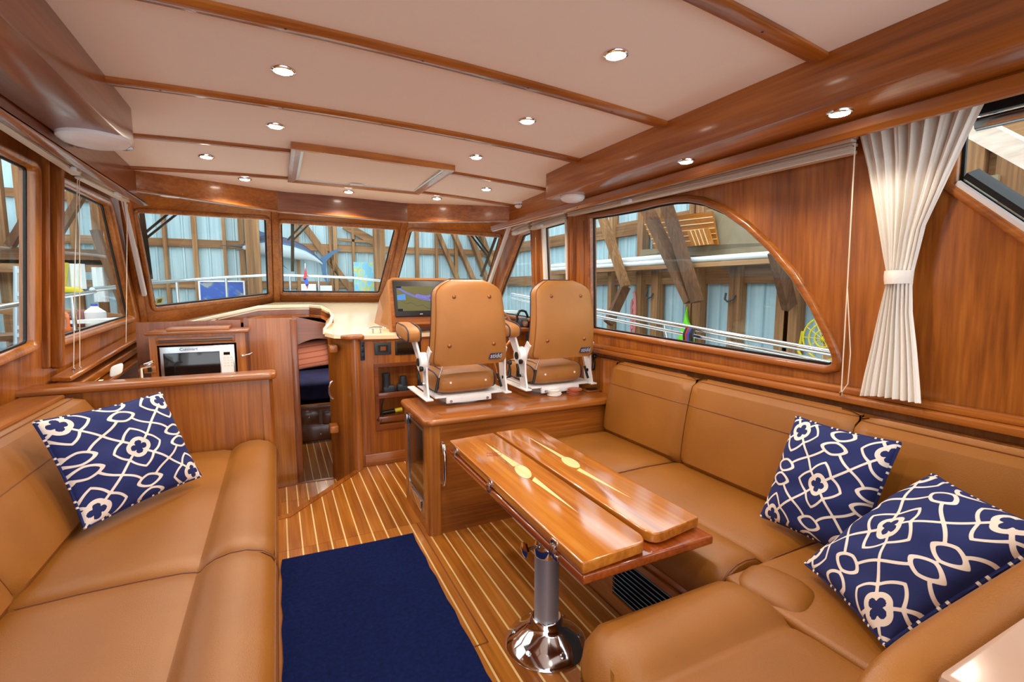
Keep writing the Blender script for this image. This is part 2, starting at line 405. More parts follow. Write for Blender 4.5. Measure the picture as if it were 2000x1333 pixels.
# --- floor: teak planks with holly strips
P0, PW_, HW = -0.0115, 0.0761, 0.0085
floor = struct(box('floor', (-0.10, -0.75, -0.06), (1.34, 3.28, -0.012), 'teak_y'))
extr('subfloor', [(-0.10, 3.28, -0.06), (0.0, 3.28, -0.06), (0.47, 3.82, -0.06), (0.60, 4.0, -0.06), (2.05, 4.0, -0.06), (2.05, 3.2, -0.06), (1.34, 3.2, -0.06)], (0, 0, 0.048), 'teak_y', floor)
def yedge(x): return 3.281 if x < 0.008 else min(3.281+(x-0.008)*1.18, 3.96)
SEAM = 2.83
def strips(parent, xa, xb, y0, y1, z, p0, pw, hw, seams=(), hatch=None):
    i0 = int(math.floor((xa-p0)/pw))-1
    for i in range(i0, i0+60):
        for kind, a, b, nm, mt, dz in ((0, p0+i*pw+hw/2, p0+(i+1)*pw-hw/2, 'plank', 'teak_y', 0.0), (1, p0+i*pw-hw/2, p0+i*pw+hw/2, 'holly_strip', 'holly', 0.0004)):
            a2, b2 = max(a, xa), min(b, xb)
            if b2-a2 < 0.003: continue
            cuts = [lambda x: y0] + [(lambda x, s=s: s) for s in seams] + [y1]
            for q in range(len(cuts)-1):
                g0 = 0.0012 if q else 0; g1 = 0.0012 if q < len(cuts)-2 else 0
                lo = [cuts[q](a2)+g0, cuts[q](b2)+g0]; hi = [cuts[q+1](a2)-g1, cuts[q+1](b2)-g1]
                if hi[0]-lo[0] < 0.01: continue
                g = 0.0006 if kind == 0 else 0
                extr(nm, [(a2+g, lo[0], z-0.012), (b2-g, lo[1], z-0.012), (b2-g, hi[1], z-0.012), (a2+g, hi[0], z-0.012)], (0, 0, 0.012+dz), mt, parent)
strips(floor, -0.06, 1.31, -0.7, yedge, 0.0, P0, PW_, HW, seams=(SEAM,))
# hatch outline grooves in the sole
for a, b in (((0.715, 2.83), (0.715, 1.70)), ((0.715, 1.70), (0.655, 1.70))):
    beam('hatch_joint', (a[0], a[1], 0.0006), (b[0], b[1], 0.0006), 0.006, 0.002, 'mahogany_y', floor)
# step nosing along the diagonal edge
sweep('step_nosing', [(-0.07, 3.262, 0.0), (0.0, 3.272, 0.0), (0.465, 3.82, 0.0), (0.53, 3.90, 0.0)], [(-0.022, -0.05), (0.022, -0.05), (0.022, 0.008), (-0.022, 0.008)], (0, 0, 1), 'cherry_y', floor, closed=False)
extr('step_riser', [(-0.09, 3.30, -0.2), (0.0, 3.30, -0.2), (0.50, 3.88, -0.2), (0.50, 3.84, -0.2), (0.0, 3.26, -0.2), (-0.09, 3.26, -0.2)], (0, 0, 0.19), 'cherry_x', floor)
landing = struct(box('floor_landing', (-0.12, 3.2, -0.22), (0.60, 4.27, -0.182), 'teak_y'), 'lower teak landing inside the companionway')
strips(landing, -0.11, 0.58, 3.2, lambda x: 4.25-0.05*((x-0.2)/0.35)**2, -0.17, -0.004, 0.0761, HW, seams=(3.93,))
sweep('step_nosing', [(x, 4.262-0.05*((x-0.2)/0.35)**2, -0.17) for x in np.linspace(-0.13, 0.56, 12)], [(-0.014, -0.04), (0.014, -0.04), (0.014, 0.006), (-0.014, 0.006)], (0, 0, 1), 'mahogany_x', landing, closed=False)
low = struct(box('floor_cabin', (-0.3, 4.2, -0.55), (1.3, 6.6, -0.512), 'teak_y'), 'teak and holly floor of the forward cabin')
strips(low, 0.05, 0.75, 4.3, lambda x: 6.52, -0.5, 0.02, 0.0761, HW, seams=(4.75,))

# --- starboard wall with its windows
def px_on(pl, pts): return [at(a, b, pl=pl) for a, b in pts]
arch = px_on(SP, [(1153.4, 423.5), (1200, 415.5), (1250, 406), (1285, 397), (1316, 391.5), (1345, 390), (1376, 395), (1415, 411.5), (1460, 443), (1505, 485), (1550, 539), (1586, 596), (1614, 652), (1630, 689), (1634, 704), (1630, 716), (1614, 720), (1400, 685), (1172, 647), (1155, 644)])
slide = rounded(px_on(SP, [(1062, 443), (1107, 430), (1111, 636), (1070, 630)]), 0.02)
quarter = rounded(px_on(SP, [(1019, 458), (1039, 450), (1045, 626), (962, 612)]), 0.02)
aft = [sp(0.86, 1.80), sp(0.45, 1.405), sp(0.05, 1.35), sp(0.05, 2.08), sp(0.86, 2.08)]
w_outer = [sp(-0.75, 0.9), sp(5.0, 0.9), SC0 + V((0, 0.02, -0.1)), ext(SC0, SC1, 2.3) + V((0.06, 0, 0))]
w_outer = [sp(-0.75, 0.9), sp(SC0.y+0.1, 0.9), sp(SC0.y+0.05, SC0.z), sp(SC1.y-0.1, 2.3), sp(-0.75, 2.3)]
wall_s = struct(slab('wall_starboard', w_outer, [arch, slide, quarter, aft], (0.05, 0, 0), 'cherry_z'), 'varnished cherry side wall with arched window')
box('lower_panel', (2.10, -0.75, 0), (2.17, 4.95, 0.95), 'cherry_z', wall_s)
NS = V((-1, 0, -0.06)).normalized()
MOLD = [(-0.012, -0.03), (-0.012, 0.010), (-0.004, 0.018), (0.012, 0.019), (0.022, 0.014), (0.026, 0.0), (0.026, -0.03)]
def window(n, outline, nrm, label, mat='cherry_y', mold=MOLD, glass_off=0.02, gw=0.012):
    nrm = V(nrm)
    w = sweep('window_%d' % n, outline, mold, nrm, mat); struct(w, label)
    back = [V(p)-nrm*glass_off for p in outline]
    sweep('gasket', back, [(-gw-0.010, -0.006), (-gw-0.010, 0.006), (0.0, 0.006), (0.0, -0.006)], nrm, 'gasket', w)
    slab('pane', back, [], -nrm*0.004, 'glass', w)
    return w
window(1, arch, NS, 'arched cherry framed side window above the settee')
window(2, slide, NS, 'pale framed sliding side window beside the helm', mat='cream_plastic')
window(3, quarter, NS, 'slanted quarter window ahead of the sliding side window')
wa = window(4, aft, NS, 'aft side window with sloping lower edge behind the curtain')
beam('black_edge', sp(0.86, 1.79)-NS*0.012+V((0, -0.04, 0.04)), sp(0.45, 1.395)-NS*0.012+V((0, -0.04, 0.04)), 0.02, 0.05, 'gasket', wa, up=(0, 0.7, 0.7)); beam('white_edge', sp(0.86, 1.785)+NS*0.014+V((0, -0.016, 0.016)), sp(0.45, 1.39)+NS*0.014+V((0, -0.016, 0.016)), 0.02, 0.012, 'white_plastic', wa, up=(0, 0.7, 0.7))
tube('roller_tube', [sp(0.82, 1.985)-NS*0.03, sp(0.1, 1.985)-NS*0.03], 0.022, 'steel', wa); beam('black_head', sp(0.9, 2.04)-NS*0.02, sp(0.05, 2.04)-NS*0.02, 0.02, 0.06, 'gasket', wa)
# ledge and batten along the wall
ledge_z = at(1544, 752, x=2.07).z
lb = struct(box('trim_1', (2.055, -0.75, ledge_z-0.03), (2.125, 3.9, ledge_z), 'cherry_y', bev=0.008), 'cherry ledge below the starboard windows')
box('ledge_batten', (2.085, -0.75, ledge_z), (2.115, 3.9, ledge_z+0.03), 'cherry_y', lb, bev=0.006)
# posts between the side windows
for i, (pa, pb) in enumerate((((1121, 425), (1121, 650)), ((1050, 445), (1056, 640)))):
    a, b = at(*pa, pl=SP), at(*pb, pl=SP); a = ext(a, b, 2.2)
    beam('post', a+V((-0.012, 0, 0)), b+V((-0.012, 0, 0)), 0.05 if i == 0 else 0.035, 0.05, 'cherry_z', wall_s, up=(-1, 0, 0), bev=0.01)
    beam('cover_strip', a+V((-0.04, 0.015, 0)), b+V((-0.04, 0.015, 0)), 0.012, 0.012, 'cherry_z', wall_s, up=(-1, 0, 0))
for pa, pb in (((1140, 432), (1140, 650)),):
    a, b = at(*pa, pl=SP), at(*pb, pl=SP); beam('cover_strip', a, b, 0.02, 0.02, 'cherry_z', wall_s, up=(-1, 0, 0), bev=0.006)

# --- port wall
pw1 = rounded(px_on(PP, [(-420, 90), (62, 326), (62, 674), (-420, 870)]), 0.035)
pw2 = rounded(px_on(PP, [(111, 352), (207, 398), (256, 621), (109, 668)]), [0.02, 0.03, 0.04, 0.02])
p_outer = [pp(-0.75, 0.85), pp(PC0.y+0.05, 0.85), pp(PC0.y, PC0.z), pp(PC1.y+0.25, 2.34), pp(-0.75, 2.34)]
wall_p = struct(slab('wall_port', p_outer, [pw1, pw2], (-0.05, 0, 0), 'cherry_z'), 'cherry side wall on the port side')
NP = V((1, -0.1, -0.085)).normalized()
MOLD_P = [(-0.012, -0.03), (-0.012, 0.010), (0.004, 0.030), (0.020, 0.032), (0.030, 0.020), (0.034, 0.0), (0.034, -0.03)]
window(5, pw1, NP, 'large aft port side window with black gasket', mold=MOLD_P, mat='cherry_z')
window(6, pw2, NP, 'slanted forward port side window behind thin blind cords', mold=MOLD_P, mat='cherry_z')
a, b = at(101, 330, pl=PP), at(103, 720, pl=PP); a = ext(a, b, 2.3)
beam('post', a+NP*0.02, b+NP*0.02, 0.06, 0.06, 'cherry_z', wall_p, up=NP, bev=0.015)
a, b = at(82, 330, pl=PP), at(84, 720, pl=PP); a = ext(a, b, 2.3)
beam('cover_strip', a+NP*0.01, b+NP*0.01, 0.03, 0.04, 'cherry_z', wall_p, up=NP, bev=0.008)
# stepped shelf under the forward port window
for i, (o, h, w, mt) in enumerate(((0.0, 0.03, 0.10, 'cherry_y'), (-0.09, 0.05, 0.08, 'cherry_y'), (-0.15, 0.025, 0.12, 'cherry_y'))):
    a, b = at(118, 733, pl=PP), at(280, 641, pl=PP)
    beam('shelf_moulding', a+NP*(w/2)+V((0, -0.15, o+0.0)), b+NP*(w/2)+V((0, 0, o+0.0)), w, h, mt, wall_p, bev=0.008)
extr('lower_panel', [pp(3.36, 0.9)+V((0.03, 0, 0)), pp(5.0, 0.98)+V((0.03, 0, 0)), pp(5.0, 0.3)+V((0.03, 0, 0)), pp(3.36, 0.3)+V((0.03, 0, 0))], (-0.03, 0, 0), 'cherry_y', wall_p)
emit_strip = beam('light_strip', pp(3.9, 0.84)+V((0.09, 0, 0)), pp(4.15, 0.86)+V((0.09, 0, 0)), 0.02, 0.012, 'warm_strip', wall_p)

# --- windshield
NWC = V((0, -1, -0.7)).normalized(); NWP = -V(WP[1]); NWS = -V(WS[1])
wsA = rounded(px_on(WP, [(264, 412), (523, 427), (528, 578), (301, 604)]), 0.035)
wsB = rounded(px_on(WC, [(546, 433), (775, 447), (742, 575), (550, 574)]), 0.035)
wsC = rounded(px_on(WS, [(800, 449), (979, 462), (938, 606), (758, 606)]), 0.035)
def low_up(a, b): return ext(a, b, 1.05), ext(a, b, 2.34)
mlb, mlt = low_up(ML0, ML1); mrb, mrt = low_up(MR0, MR1); pcb, pct = low_up(PC0, PC1); scb, sct = low_up(SC0, SC1)
wall_f = struct(slab('wall_forward', [mlb, mrb, mrt, mlt], [wsB], -NWC*0.05, 'cherry_x'), 'windshield frame with three raked panes')
slab('port_frame', [pcb, mlb, mlt, pct], [wsA], -NWP*0.05, 'cherry_x', wall_f)
slab('starboard_frame', [mrb, scb, sct, mrt], [wsC], -NWS*0.05, 'cherry_x', wall_f)
window(7, wsA, NWP, 'angled port windshield pane'); window(8, wsB, NWC, 'centre windshield pane'); window(9, wsC, NWS, 'angled starboard windshield pane')
beam('mullion', mlb, mlt, 0.07, 0.05, 'cherry_z', wall_f, up=NWC, bev=0.012); beam('mullion', mrb, mrt, 0.07, 0.05, 'cherry_z', wall_f, up=NWC, bev=0.012)
beam('corner_post', pcb, pct, 0.07, 0.06, 'cherry_z', wall_f, up=NWP, bev=0.015); beam('corner_post', scb, sct, 0.07, 0.06, 'cherry_z', wall_f, up=NWS, bev=0.015)

# --- ceiling
roof = struct(extr('ceiling', [(-1.42, -0.75, 2.32), (2.25, -0.75, 2.32), (2.25, 4.0, 2.32), (1.3, 4.75, 2.32), (-0.05, 4.75, 2.32), (-1.15, 4.35, 2.32)], (0, 0, 0.05), 'white_paint'), 'pale fabric headliner between cherry beams')
BE = {'A': (atc(1000, -160), atc(1605, 112)), 'B': (atc(217, -20), atc(1303, 243)), 'C': (atc(217, 155), atc(1140, 315)), 'D': (atc(262, 263), atc(1085, 373)), 'E': (atc(235, 325), atc(1010, 402))}
def ybeam(k, x):
    a, b = BE[k]; t = (x-a.x)/(b.x-a.x); return a.y+(b.y-a.y)*t
BE['A'] = (V((-0.5, ybeam('A', 1.63)-0.17, 0)), V((1.63, BE['A'][1].y, 0)))
BE['B'] = (V((-0.5, ybeam('B', 1.65)-0.17, 0)), V((1.65, BE['B'][1].y, 0)))
VT = [atc(237, 330), atc(541, 374), atc(795, 398), atc(1012, 405)]
def yval(x):
    for a, b in zip(VT, VT[1:]):
        if a.x <= x <= b.x: return a.y+(b.y-a.y)*(x-a.x)/(b.x-a.x)
    return VT[0].y if x < VT[0].x else VT[-1].y
bands = [(lambda x: -0.72), (lambda x: ybeam('A', x)), (lambda x: ybeam('B', x)), (lambda x: ybeam('C', x)), (lambda x: ybeam('D', x)), (lambda x: ybeam('E', x)), yval]
for i in range(6):
    xs = np.linspace(-0.56, 1.66, 18) if i < 3 else np.linspace(-0.80, 1.90, 22)
    G = [[V((x, bands[i](x)+(bands[i+1](x)-bands[i](x))*t, 0)) for t in np.linspace(0, 1, 6)] for x in xs]
    for row in G:
        for p in row: p.z = zc(p.x, p.y)
    grid_surf('headliner_panel', G, 'headliner', roof, thick=(0, 0, 0.02))
def ceil_beam(f, x0, x1, w, h):
    xs = np.linspace(x0, x1, 16); pts = [V((x, f(x), zc(x, f(x)))) for x in xs]
    sweep('beam', pts, [(-w/2, 0.01), (-w/2, -h*0.6), (-w/2+0.008, -h), (w/2-0.008, -h), (w/2, -h*0.6), (w/2, 0.01)], (0, 0, 1), 'cherry_x', roof, closed=False)
    for x in np.arange(x0+0.2, x1, 0.42):
        lathe('screw', [(0.004, 0), (0.004, -0.001)], (x, f(x), zc(x, f(x))-h-0.0005), 'black', roof, n=8)
for k in 'ABC': ceil_beam(lambda x: ybeam(k, x), -0.56, 1.65, 0.062, 0.016)
HX0, HX1 = atc(566, 275).x, atc(888, 322).x
for k in 'DE':
    ceil_beam(lambda x: ybeam(k, x), -0.80, HX0+0.02, 0.045, 0.014); ceil_beam(lambda x: ybeam(k, x), HX1-0.02, 1.88, 0.045, 0.014)
# soffits, fascia and valances
sof = struct(extr('trim_2', rounded([(1.626, -0.75, 2.0375), (1.845, -0.75, 2.0375), (1.845, 2.87, 2.0375), (1.626, 2.87, 2.0375)], [0, 0, 0, 0.05]), (0, 0, 0.25), 'cherry_y', bev=0.008), 'cherry soffit along the starboard side of the ceiling')
extr('cove', [(1.845, -0.75, 2.045), (1.835, -0.75, 2.03), (1.842, -0.75, 2.0), (1.86, -0.75, 1.985), (1.88, -0.75, 1.985), (1.88, -0.75, 2.045)], (0, 5.0, 0), 'cherry_y', sof, smooth=False)
box('fascia', (1.845, 2.8, 1.99), (1.87, 4.25, 2.25), 'cherry_y', sof)
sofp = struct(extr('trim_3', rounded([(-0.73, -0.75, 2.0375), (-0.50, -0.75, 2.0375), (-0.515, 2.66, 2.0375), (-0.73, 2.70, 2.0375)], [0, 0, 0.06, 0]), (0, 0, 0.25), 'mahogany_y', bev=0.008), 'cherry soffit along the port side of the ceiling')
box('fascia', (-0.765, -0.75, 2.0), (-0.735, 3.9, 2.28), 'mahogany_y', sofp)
box('fascia_lip', (-0.79, -0.75, 1.995), (-0.735, 4.0, 2.01), 'cherry_y', sofp, bev=0.005)
VB = [(240, 367), (545, 412), (795, 433), (1012, 431)]
for i, mt in enumerate(('cherry_x', 'mahogany_x', 'cherry_x')):
    a, b = VT[i].copy(), VT[i+1].copy(); za = at(*VB[i], pl=(tuple(a), (0, 1, 0))).z; zb = at(*VB[i+1], pl=(tuple(b), (0, 1, 0))).z
    n = V((-(b.y-a.y), b.x-a.x, 0)).normalized()
    v = struct(extr('trim_%d' % (4+i), [V((a.x, a.y, za)), V((b.x, b.y, zb)), V((b.x, b.y, 2.3)), V((a.x, a.y, 2.3))], n*0.025, mt), ('port', 'dark red centre', 'starboard')[i]+' section of the valance above the windshield')
    beam('valance_lip', V((a.x, a.y, za))+n*0.02, V((b.x, b.y, zb))+n*0.02, 0.06, 0.014, 'cherry_x', v, bev=0.004)
    e, f = (mlt, pct) if i == 0 else ((mlt, mrt) if i == 1 else (mrt, sct))

# --- companionway bulkhead, dash and forward cabin
BY = 4.40
bulk = struct(box('wall_bulkhead', (-0.95, BY, -0.5), (-0.27, BY+0.04, 1.2), 'mahogany_z'), 'dark cherry bulkhead beside the companionway')
xl, xr = at(486, 640, y=BY).x, at(572, 640, y=BY).x
box('bulkhead_panel', (xl, BY-0.012, -0.5), (xr, BY+0.03, 1.21), 'cherry_z', bulk)
box('panel_strip', (xl-0.035, BY-0.02, -0.5), (xl, BY+0.03, 1.21), 'mahogany_z', bulk)
box('door_jamb', (xr-0.02, BY-0.03, -0.5), (xr+0.03, BY+0.12, 1.2), 'mahogany_z', bulk, bev=0.008)
arcx = np.linspace(xr, 0.50, 16)
extr('door_head', [(x, BY+0.02, 0.965+0.06*math.sin(math.pi*(x-xr)/(0.50-xr))) for x in arcx] + [(0.50, BY+0.02, 1.12), (xr, BY+0.02, 1.22)], (0, 0.04, 0), 'mahogany_x', bulk)
box('side_panel', (0.60, 3.96, -0.5), (0.63, BY+0.1, 1.05), 'mahogany_z', bulk)
# forward cabin shell
fc = struct(slab('wall_cabin', [(-0.45, 8.0, -0.6), (1.6, 8.0, -0.6), (1.6, 8.0, 1.2), (-0.45, 8.0, 1.2)], [], (0, 0.03, 0), 'mahogany_x'), 'dark wood lining of the forward cabin')
box('lining', (-0.48, BY+0.04, -0.6), (-0.45, 8.0, 1.2), 'mahogany_z', fc); box('lining', (1.6, BY+0.1, -0.6), (1.63, 8.0, 1.2), 'mahogany_z', fc)
box('cabin_ceiling', (-0.48, 4.46, 1.06), (1.63, 8.0, 1.09), 'mahogany_y', fc)
berth = thing('berth', 'wooden berth with drawers in the forward cabin', 'bed', (0.4, 6.6, -0.5))
bz0 = at(620, 797, y=6.55).z; bz1 = at(620, 742, y=6.55).z
box('base', (-0.4, 6.55, -0.5), (1.5, 7.95, bz0), 'mahogany_x', berth); box('mattress_rail', (-0.4, 6.52, bz0-0.02), (1.5, 6.60, bz0+0.05), 'cherry_x', berth, bev=0.008)
for a, b in (((583, 803), (624, 827)), ((630, 803), (668, 826)), ((583, 833), (668, 862))):
    p, q = at(*a, y=6.54), at(*b, y=6.54)
    d = box('drawer', (p.x, 6.535, q.z), (q.x, 6.56, p.z), 'mahogany_x', berth, bev=0.004); c = (p+q)/2
    lathe('knob', [(0.012, 0), (0.012, 0.008), (0.004, 0.012)], (c.x, 6.535, c.z), 'chrome', d, axis=(0, -1, 0), n=12)
dv = pad('duvet', (0.55, 7.27, (bz0+bz1)/2+0.03), (0.90, 0, 0), (0, 0.66, 0), (0, 0, (bz1-bz0)/2-0.028), 'duvet', ex=8, ez=5); tag(dv, 'dark blue quilted duvet on the forward berth', 'duvet')
for cx, w, rz in ((0.36, 0.30, 0.10), (0.98, 0.30, -0.05)):
    n = 26; G = []; A = []
    c0 = at(606 if cx < 0.5 else 682, 700, y=7.5); c0.z = bz1+0.215-(0 if cx < 0.5 else 0.03)
    for i in range(n):
        row = []
        for j in range(n):
            u, w2 = -1+2*i/(n-1), -1+2*j/(n-1); t = ((1-u**4)*(1-w2**4))**0.5
            row.append(c0 + V((u*0.25, 0.10*w2-0.10*t, w2*0.19+u*rz*0.3))); A.append(0.75 if (j*3) % 5 else 0.2)
        G.append(row)
    tag(grid_surf('pillow', G, 'stripe_print', None, attr=A, thick=(0, 0.06, 0)), 'rust red striped pillow on the berth '+('nearer the door jamb' if cx < 0.5 else 'half hidden by the console column'), 'pillow', 'striped pillows on the berth')

CABIN_FILL = (0.45, 6.7, 1.055)  # position of an unseen lamp added to brighten the forward cabin
# dash shelf under the windshield
dashF = [at(278, 643, x=-1.0), at(390, 621, x=-0.52), at(505, 600, z=1.295), at(560, 598.5, z=1.295), at(605, 598, z=1.295), at(628, 600, z=1.292), at(644, 608, y=4.50), at(649, 618, y=4.40), at(645, 630, y=4.28), at(634, 643, y=4.15), at(634, 650, y=4.04), at(652, 654, y=3.95), at(700, 656, y=3.93), at(770, 655, y=3.93), at(1000, 640, y=3.93)]
dashF[0] = PC0 + V((0.06, -0.22, -0.03))
dashF[1] = (dashF[0]+dashF[2])/2
dashB = [PC0+V((0, 0, 0.0)), (PC0+ML0)/2, ML0, ML0*0.9+MR0*0.1, ML0*0.8+MR0*0.2, ML0*0.75+MR0*0.25, ML0*0.7+MR0*0.3, ML0*0.65+MR0*0.35, ML0*0.6+MR0*0.4, ML0*0.55+MR0*0.45, ML0*0.5+MR0*0.5, ML0*0.4+MR0*0.6, ML0*0.25+MR0*0.75, MR0, SC0]
dash = struct(grid_surf('trim_7', [[f.lerp(b, t) for t in np.linspace(0, 1, 7)] for f, b in zip(dashF, dashB)], 'dash_wood_daylit', None, thick=(0, 0, -0.03)), 'varnished dash shelf below the windshield, paled by painted-in daylight')
sweep('edge_rail', dashF[:11], [(-0.012, -0.012), (-0.012, 0.006), (0.0, 0.013), (0.012, 0.006), (0.012, -0.012)], (0, 0, 1), 'dash_wood_daylit', dash, closed=False)
sweep('dash_fascia', [p+V((0, 0.015, 0)) for p in dashF[:8]], [(-0.01, -0.085), (-0.01, -0.01), (0.01, -0.01), (0.01, -0.085)], (0, 0, 1), 'mahogany_x', dash, closed=False)
sweep('lower_moulding', [p+V((0, 0.0, -0.085)) for p in dashF[:8]], [(-0.015, -0.012), (-0.015, 0.006), (0.0, 0.012), (0.015, 0.006), (0.015, -0.012)], (0, 0, 1), 'cherry_x', dash, closed=False)
ins = [at(690, 632, z=1.17), at(735, 640, y=4.05), at(730, 655, y=3.96), at(670, 652, y=3.97), at(672, 640, y=4.2)]

# ================================================================== THINGS
# --- galley cabinet with microwave
gy = 4.12
gc = thing('microwave_cabinet', 'cherry appliance cabinet with vent slots, below the port windshield', 'cabinet', (-0.55, gy, 0.5))
def gx(px, py): return at(px, py, y=gy)
L_, R_, T_ = gx(290, 660).x, gx(478, 655).x, gx(380, 653).z
mwl, mwr, mwt = gx(310, 675).x, gx(458, 675).x, gx(380, 676).z
slab('body', [(L_, gy, 0.4), (R_, gy, 0.4), (R_, gy, T_), (L_, gy, T_)], [[(mwl-0.012, gy, 0.5), (mwr+0.012, gy, 0.5), (mwr+0.012, gy, mwt+0.012), (mwl-0.012, gy, mwt+0.012)]], (0, 0.27, 0), 'cherry_z', gc)
box('top', (L_-0.02, gy-0.025, T_), (R_+0.03, BY, T_+0.022), 'cherry_x', gc, bev=0.008)
box('top_lid', (L_+0.10, gy+0.02, T_+0.022), (R_-0.10, BY-0.02, T_+0.045), 'cherry_x', gc, bev=0.004)
v0, v1 = gx(307, 663).z, gx(307, 670).z
vg = box('vent_grille', (mwl-0.015, gy-0.008, v1-0.012), (mwr+0.005, gy+0.01, v0+0.008), 'cherry_x', gc, bev=0.003)
for k in range(2): box('slot', (mwl+0.0, gy-0.010, v1-0.004+k*0.014), (mwr-0.01, gy-0.006, v1+0.002+k*0.014), 'black', vg)
cp = gx(487, 693); tube('handle', [cp+V((-0.05, 0, -0.005)), cp+V((-0.045, -0.03, 0)), cp+V((0.0, -0.03, 0.004)), cp+V((0.015, 0.0, 0.008))], 0.008, 'chrome', gc)
mw = thing('microwave', 'stainless microwave oven with dark door built into the cabinet', 'microwave', ((mwl+mwr)/2, gy, 0.62))
box('case', (mwl, gy-0.004, 0.62), (mwr, gy+0.22, mwt), 'steel', mw, bev=0.006)
dr = mwl+(mwr-mwl)*0.80
box('door_glass', (mwl+0.022, gy-0.010, 0.64), (dr-0.005, gy-0.003, mwt-0.045), 'black_gloss', mw, bev=0.003)
cpn = box('control_panel', (dr, gy-0.009, 0.64), (mwr-0.012, gy-0.003, mwt-0.045), 'white_plastic', mw, bev=0.002)
box('display', (dr+0.02, gy-0.011, mwt-0.075), (mwr-0.032, gy-0.008, mwt-0.055), 'black_gloss', cpn)
for r in range(4):
    for c_ in range(3): box('button', (dr+0.018+c_*0.022, gy-0.0105, mwt-0.10-r*0.02), (dr+0.032+c_*0.022, gy-0.008, mwt-0.09-r*0.02), 'cream_plastic', cpn)
text_obj('lettering', 'Cuisinart', ((mwl+dr)/2-0.01, gy-0.0045, mwt-0.022), (1, 0, 0), (0, 0, 1), 0.03, 'badge_dark', mw)
# counter, tap and paper roll behind the half wall
ctr = tag(box('galley_counter', (-1.1, 3.42, 0.66), (-0.22, gy-0.01, 0.70), 'dash_cream', bev=0.006), 'cream galley counter hidden behind the half wall', 'counter')
tp = thing('tap', 'chrome galley tap behind the half wall', 'tap', (-0.80, 3.9, 0.70)); tx = at(282, 716, y=3.8)
tube('spout', [(tx.x-0.02, 3.8, 0.70), (tx.x-0.02, 3.8, tx.z-0.02), (tx.x-0.01, 3.79, tx.z), (tx.x+0.05, 3.74, tx.z+0.012)], 0.012, 'chrome', tp); tube('lever', [(tx.x, 3.8, tx.z+0.01), (tx.x+0.05, 3.79, tx.z+0.03)], 0.007, 'chrome', tp)
ob = thing('wall_outlet', 'small wooden outlet plate on the cabinet beside the microwave', 'outlet', (gx(293, 717).x, gy, 0.8)); oc = gx(293, 718)
box('plate', (oc.x-0.035, gy-0.012, oc.z-0.04), (oc.x+0.035, gy-0.001, oc.z+0.012), 'cherry_x', ob, bev=0.003); box('switch', (oc.x-0.012, gy-0.016, oc.z-0.03), (oc.x+0.012, gy-0.010, oc.z+0.0), 'black', ob)
pn = at(227, 717, y=3.75); tag(pad('paper_packet', pn+V((0, 0, -0.02)), (0.03, 0.01, 0.01), (0, 0.015, 0), (0.005, 0, 0.035), 'paper', ex=4, ez=4, n=10), 'crumpled white paper packet standing on the galley shelf', 'packet')

# --- half wall at the end of the port settee
hw = thing('half_wall', 'cherry half wall with rounded cap at the end of the port settee', 'partition', (-0.6, 3.33, 0))
box('panel', (-1.22, 3.30, 0), (-0.10, 3.36, 0.895), 'cherry_z', hw)
extr('end_post', rounded([(-0.11, 3.29, 0), (-0.05, 3.29, 0), (-0.05, 3.37, 0), (-0.11, 3.37, 0)], [0, 0.03, 0.03, 0]), (0, 0, 0.895), 'cherry_z', hw)
extr('cap', rounded([(-1.24, 3.265, 0.895), (-0.025, 3.265, 0.895), (-0.025, 3.43, 0.895), (-1.24, 3.43, 0.895)], [0, 0.045, 0.045, 0], 6), (0, 0, 0.04), 'cherry_x', hw, bev=0.014, seg=3)
tag(box('settee_ledge', (-1.205, -0.7, 0.875), (-1.02, 3.25, 0.90), 'cherry_y', bev=0.01), 'cherry ledge behind the port settee back', 'ledge')

# --- port settee
ps = thing('settee', 'long tan leather settee against the port wall', 'sofa', (-0.5, 1.5, 0))
box('base', (-0.98, -0.7, 0), (-0.075, 3.29, 0.34), 'cherry_y', ps)
def seat(y0, y1, parent):
    """seat cushion with a raised front bolster (profile swept fore and aft)"""
    ys = np.concatenate([[y0, y0+0.006, y0+0.02, y0+0.05], np.linspace(y0+0.1, y1-0.1, 10), [y1-0.05, y1-0.02, y1-0.006, y1]])
    def inset(y):
        d = min(y-y0, y1-y)
        return 0.022*max(0, 1-d/0.05)**2
    prof = [(-0.80, 0.36), (-0.80, 0.485), (-0.76, 0.498), (-0.60, 0.504), (-0.45, 0.504), (-0.33, 0.500), (-0.298, 0.493), (-0.289, 0.490), (-0.280, 0.494), (-0.262, 0.512), (-0.235, 0.527), (-0.19, 0.538), (-0.14, 0.537), (-0.09, 0.522), (-0.06, 0.498), (-0.045, 0.465), (-0.043, 0.42), (-0.050, 0.37), (-0.062, 0.335), (-0.09, 0.33)]
    G = [[V((x - (inset(y) if x > -0.1 else 0), y, z - inset(y) if z > 0.45 else z)) for x, z in prof] for y in ys]
    s = grid_surf('seat_cushion', G, 'leather', parent, smooth=True)
    for p in (y0+0.004, y1-0.004):
        tube('seam', [V((x, p, z-0.018)) for x, z in prof[2:]], 0.004, 'leather_seam', s, n=6)
    tube('seam', [V((-0.05, y, 0.478-inset(y))) for y in ys[1:-1]], 0.003, 'leather_seam', s, n=6)
    # closing ends
    for y in (y0, y1): mesh_obj('end', [V((x-(inset(y) if x > -0.1 else 0), y, z-inset(y) if z > 0.45 else z)) for x, z in prof], [tuple(range(len(prof)))], 'leather', s)
    return s
seat(1.885, 3.285, ps); seat(-0.7, 1.88, ps)
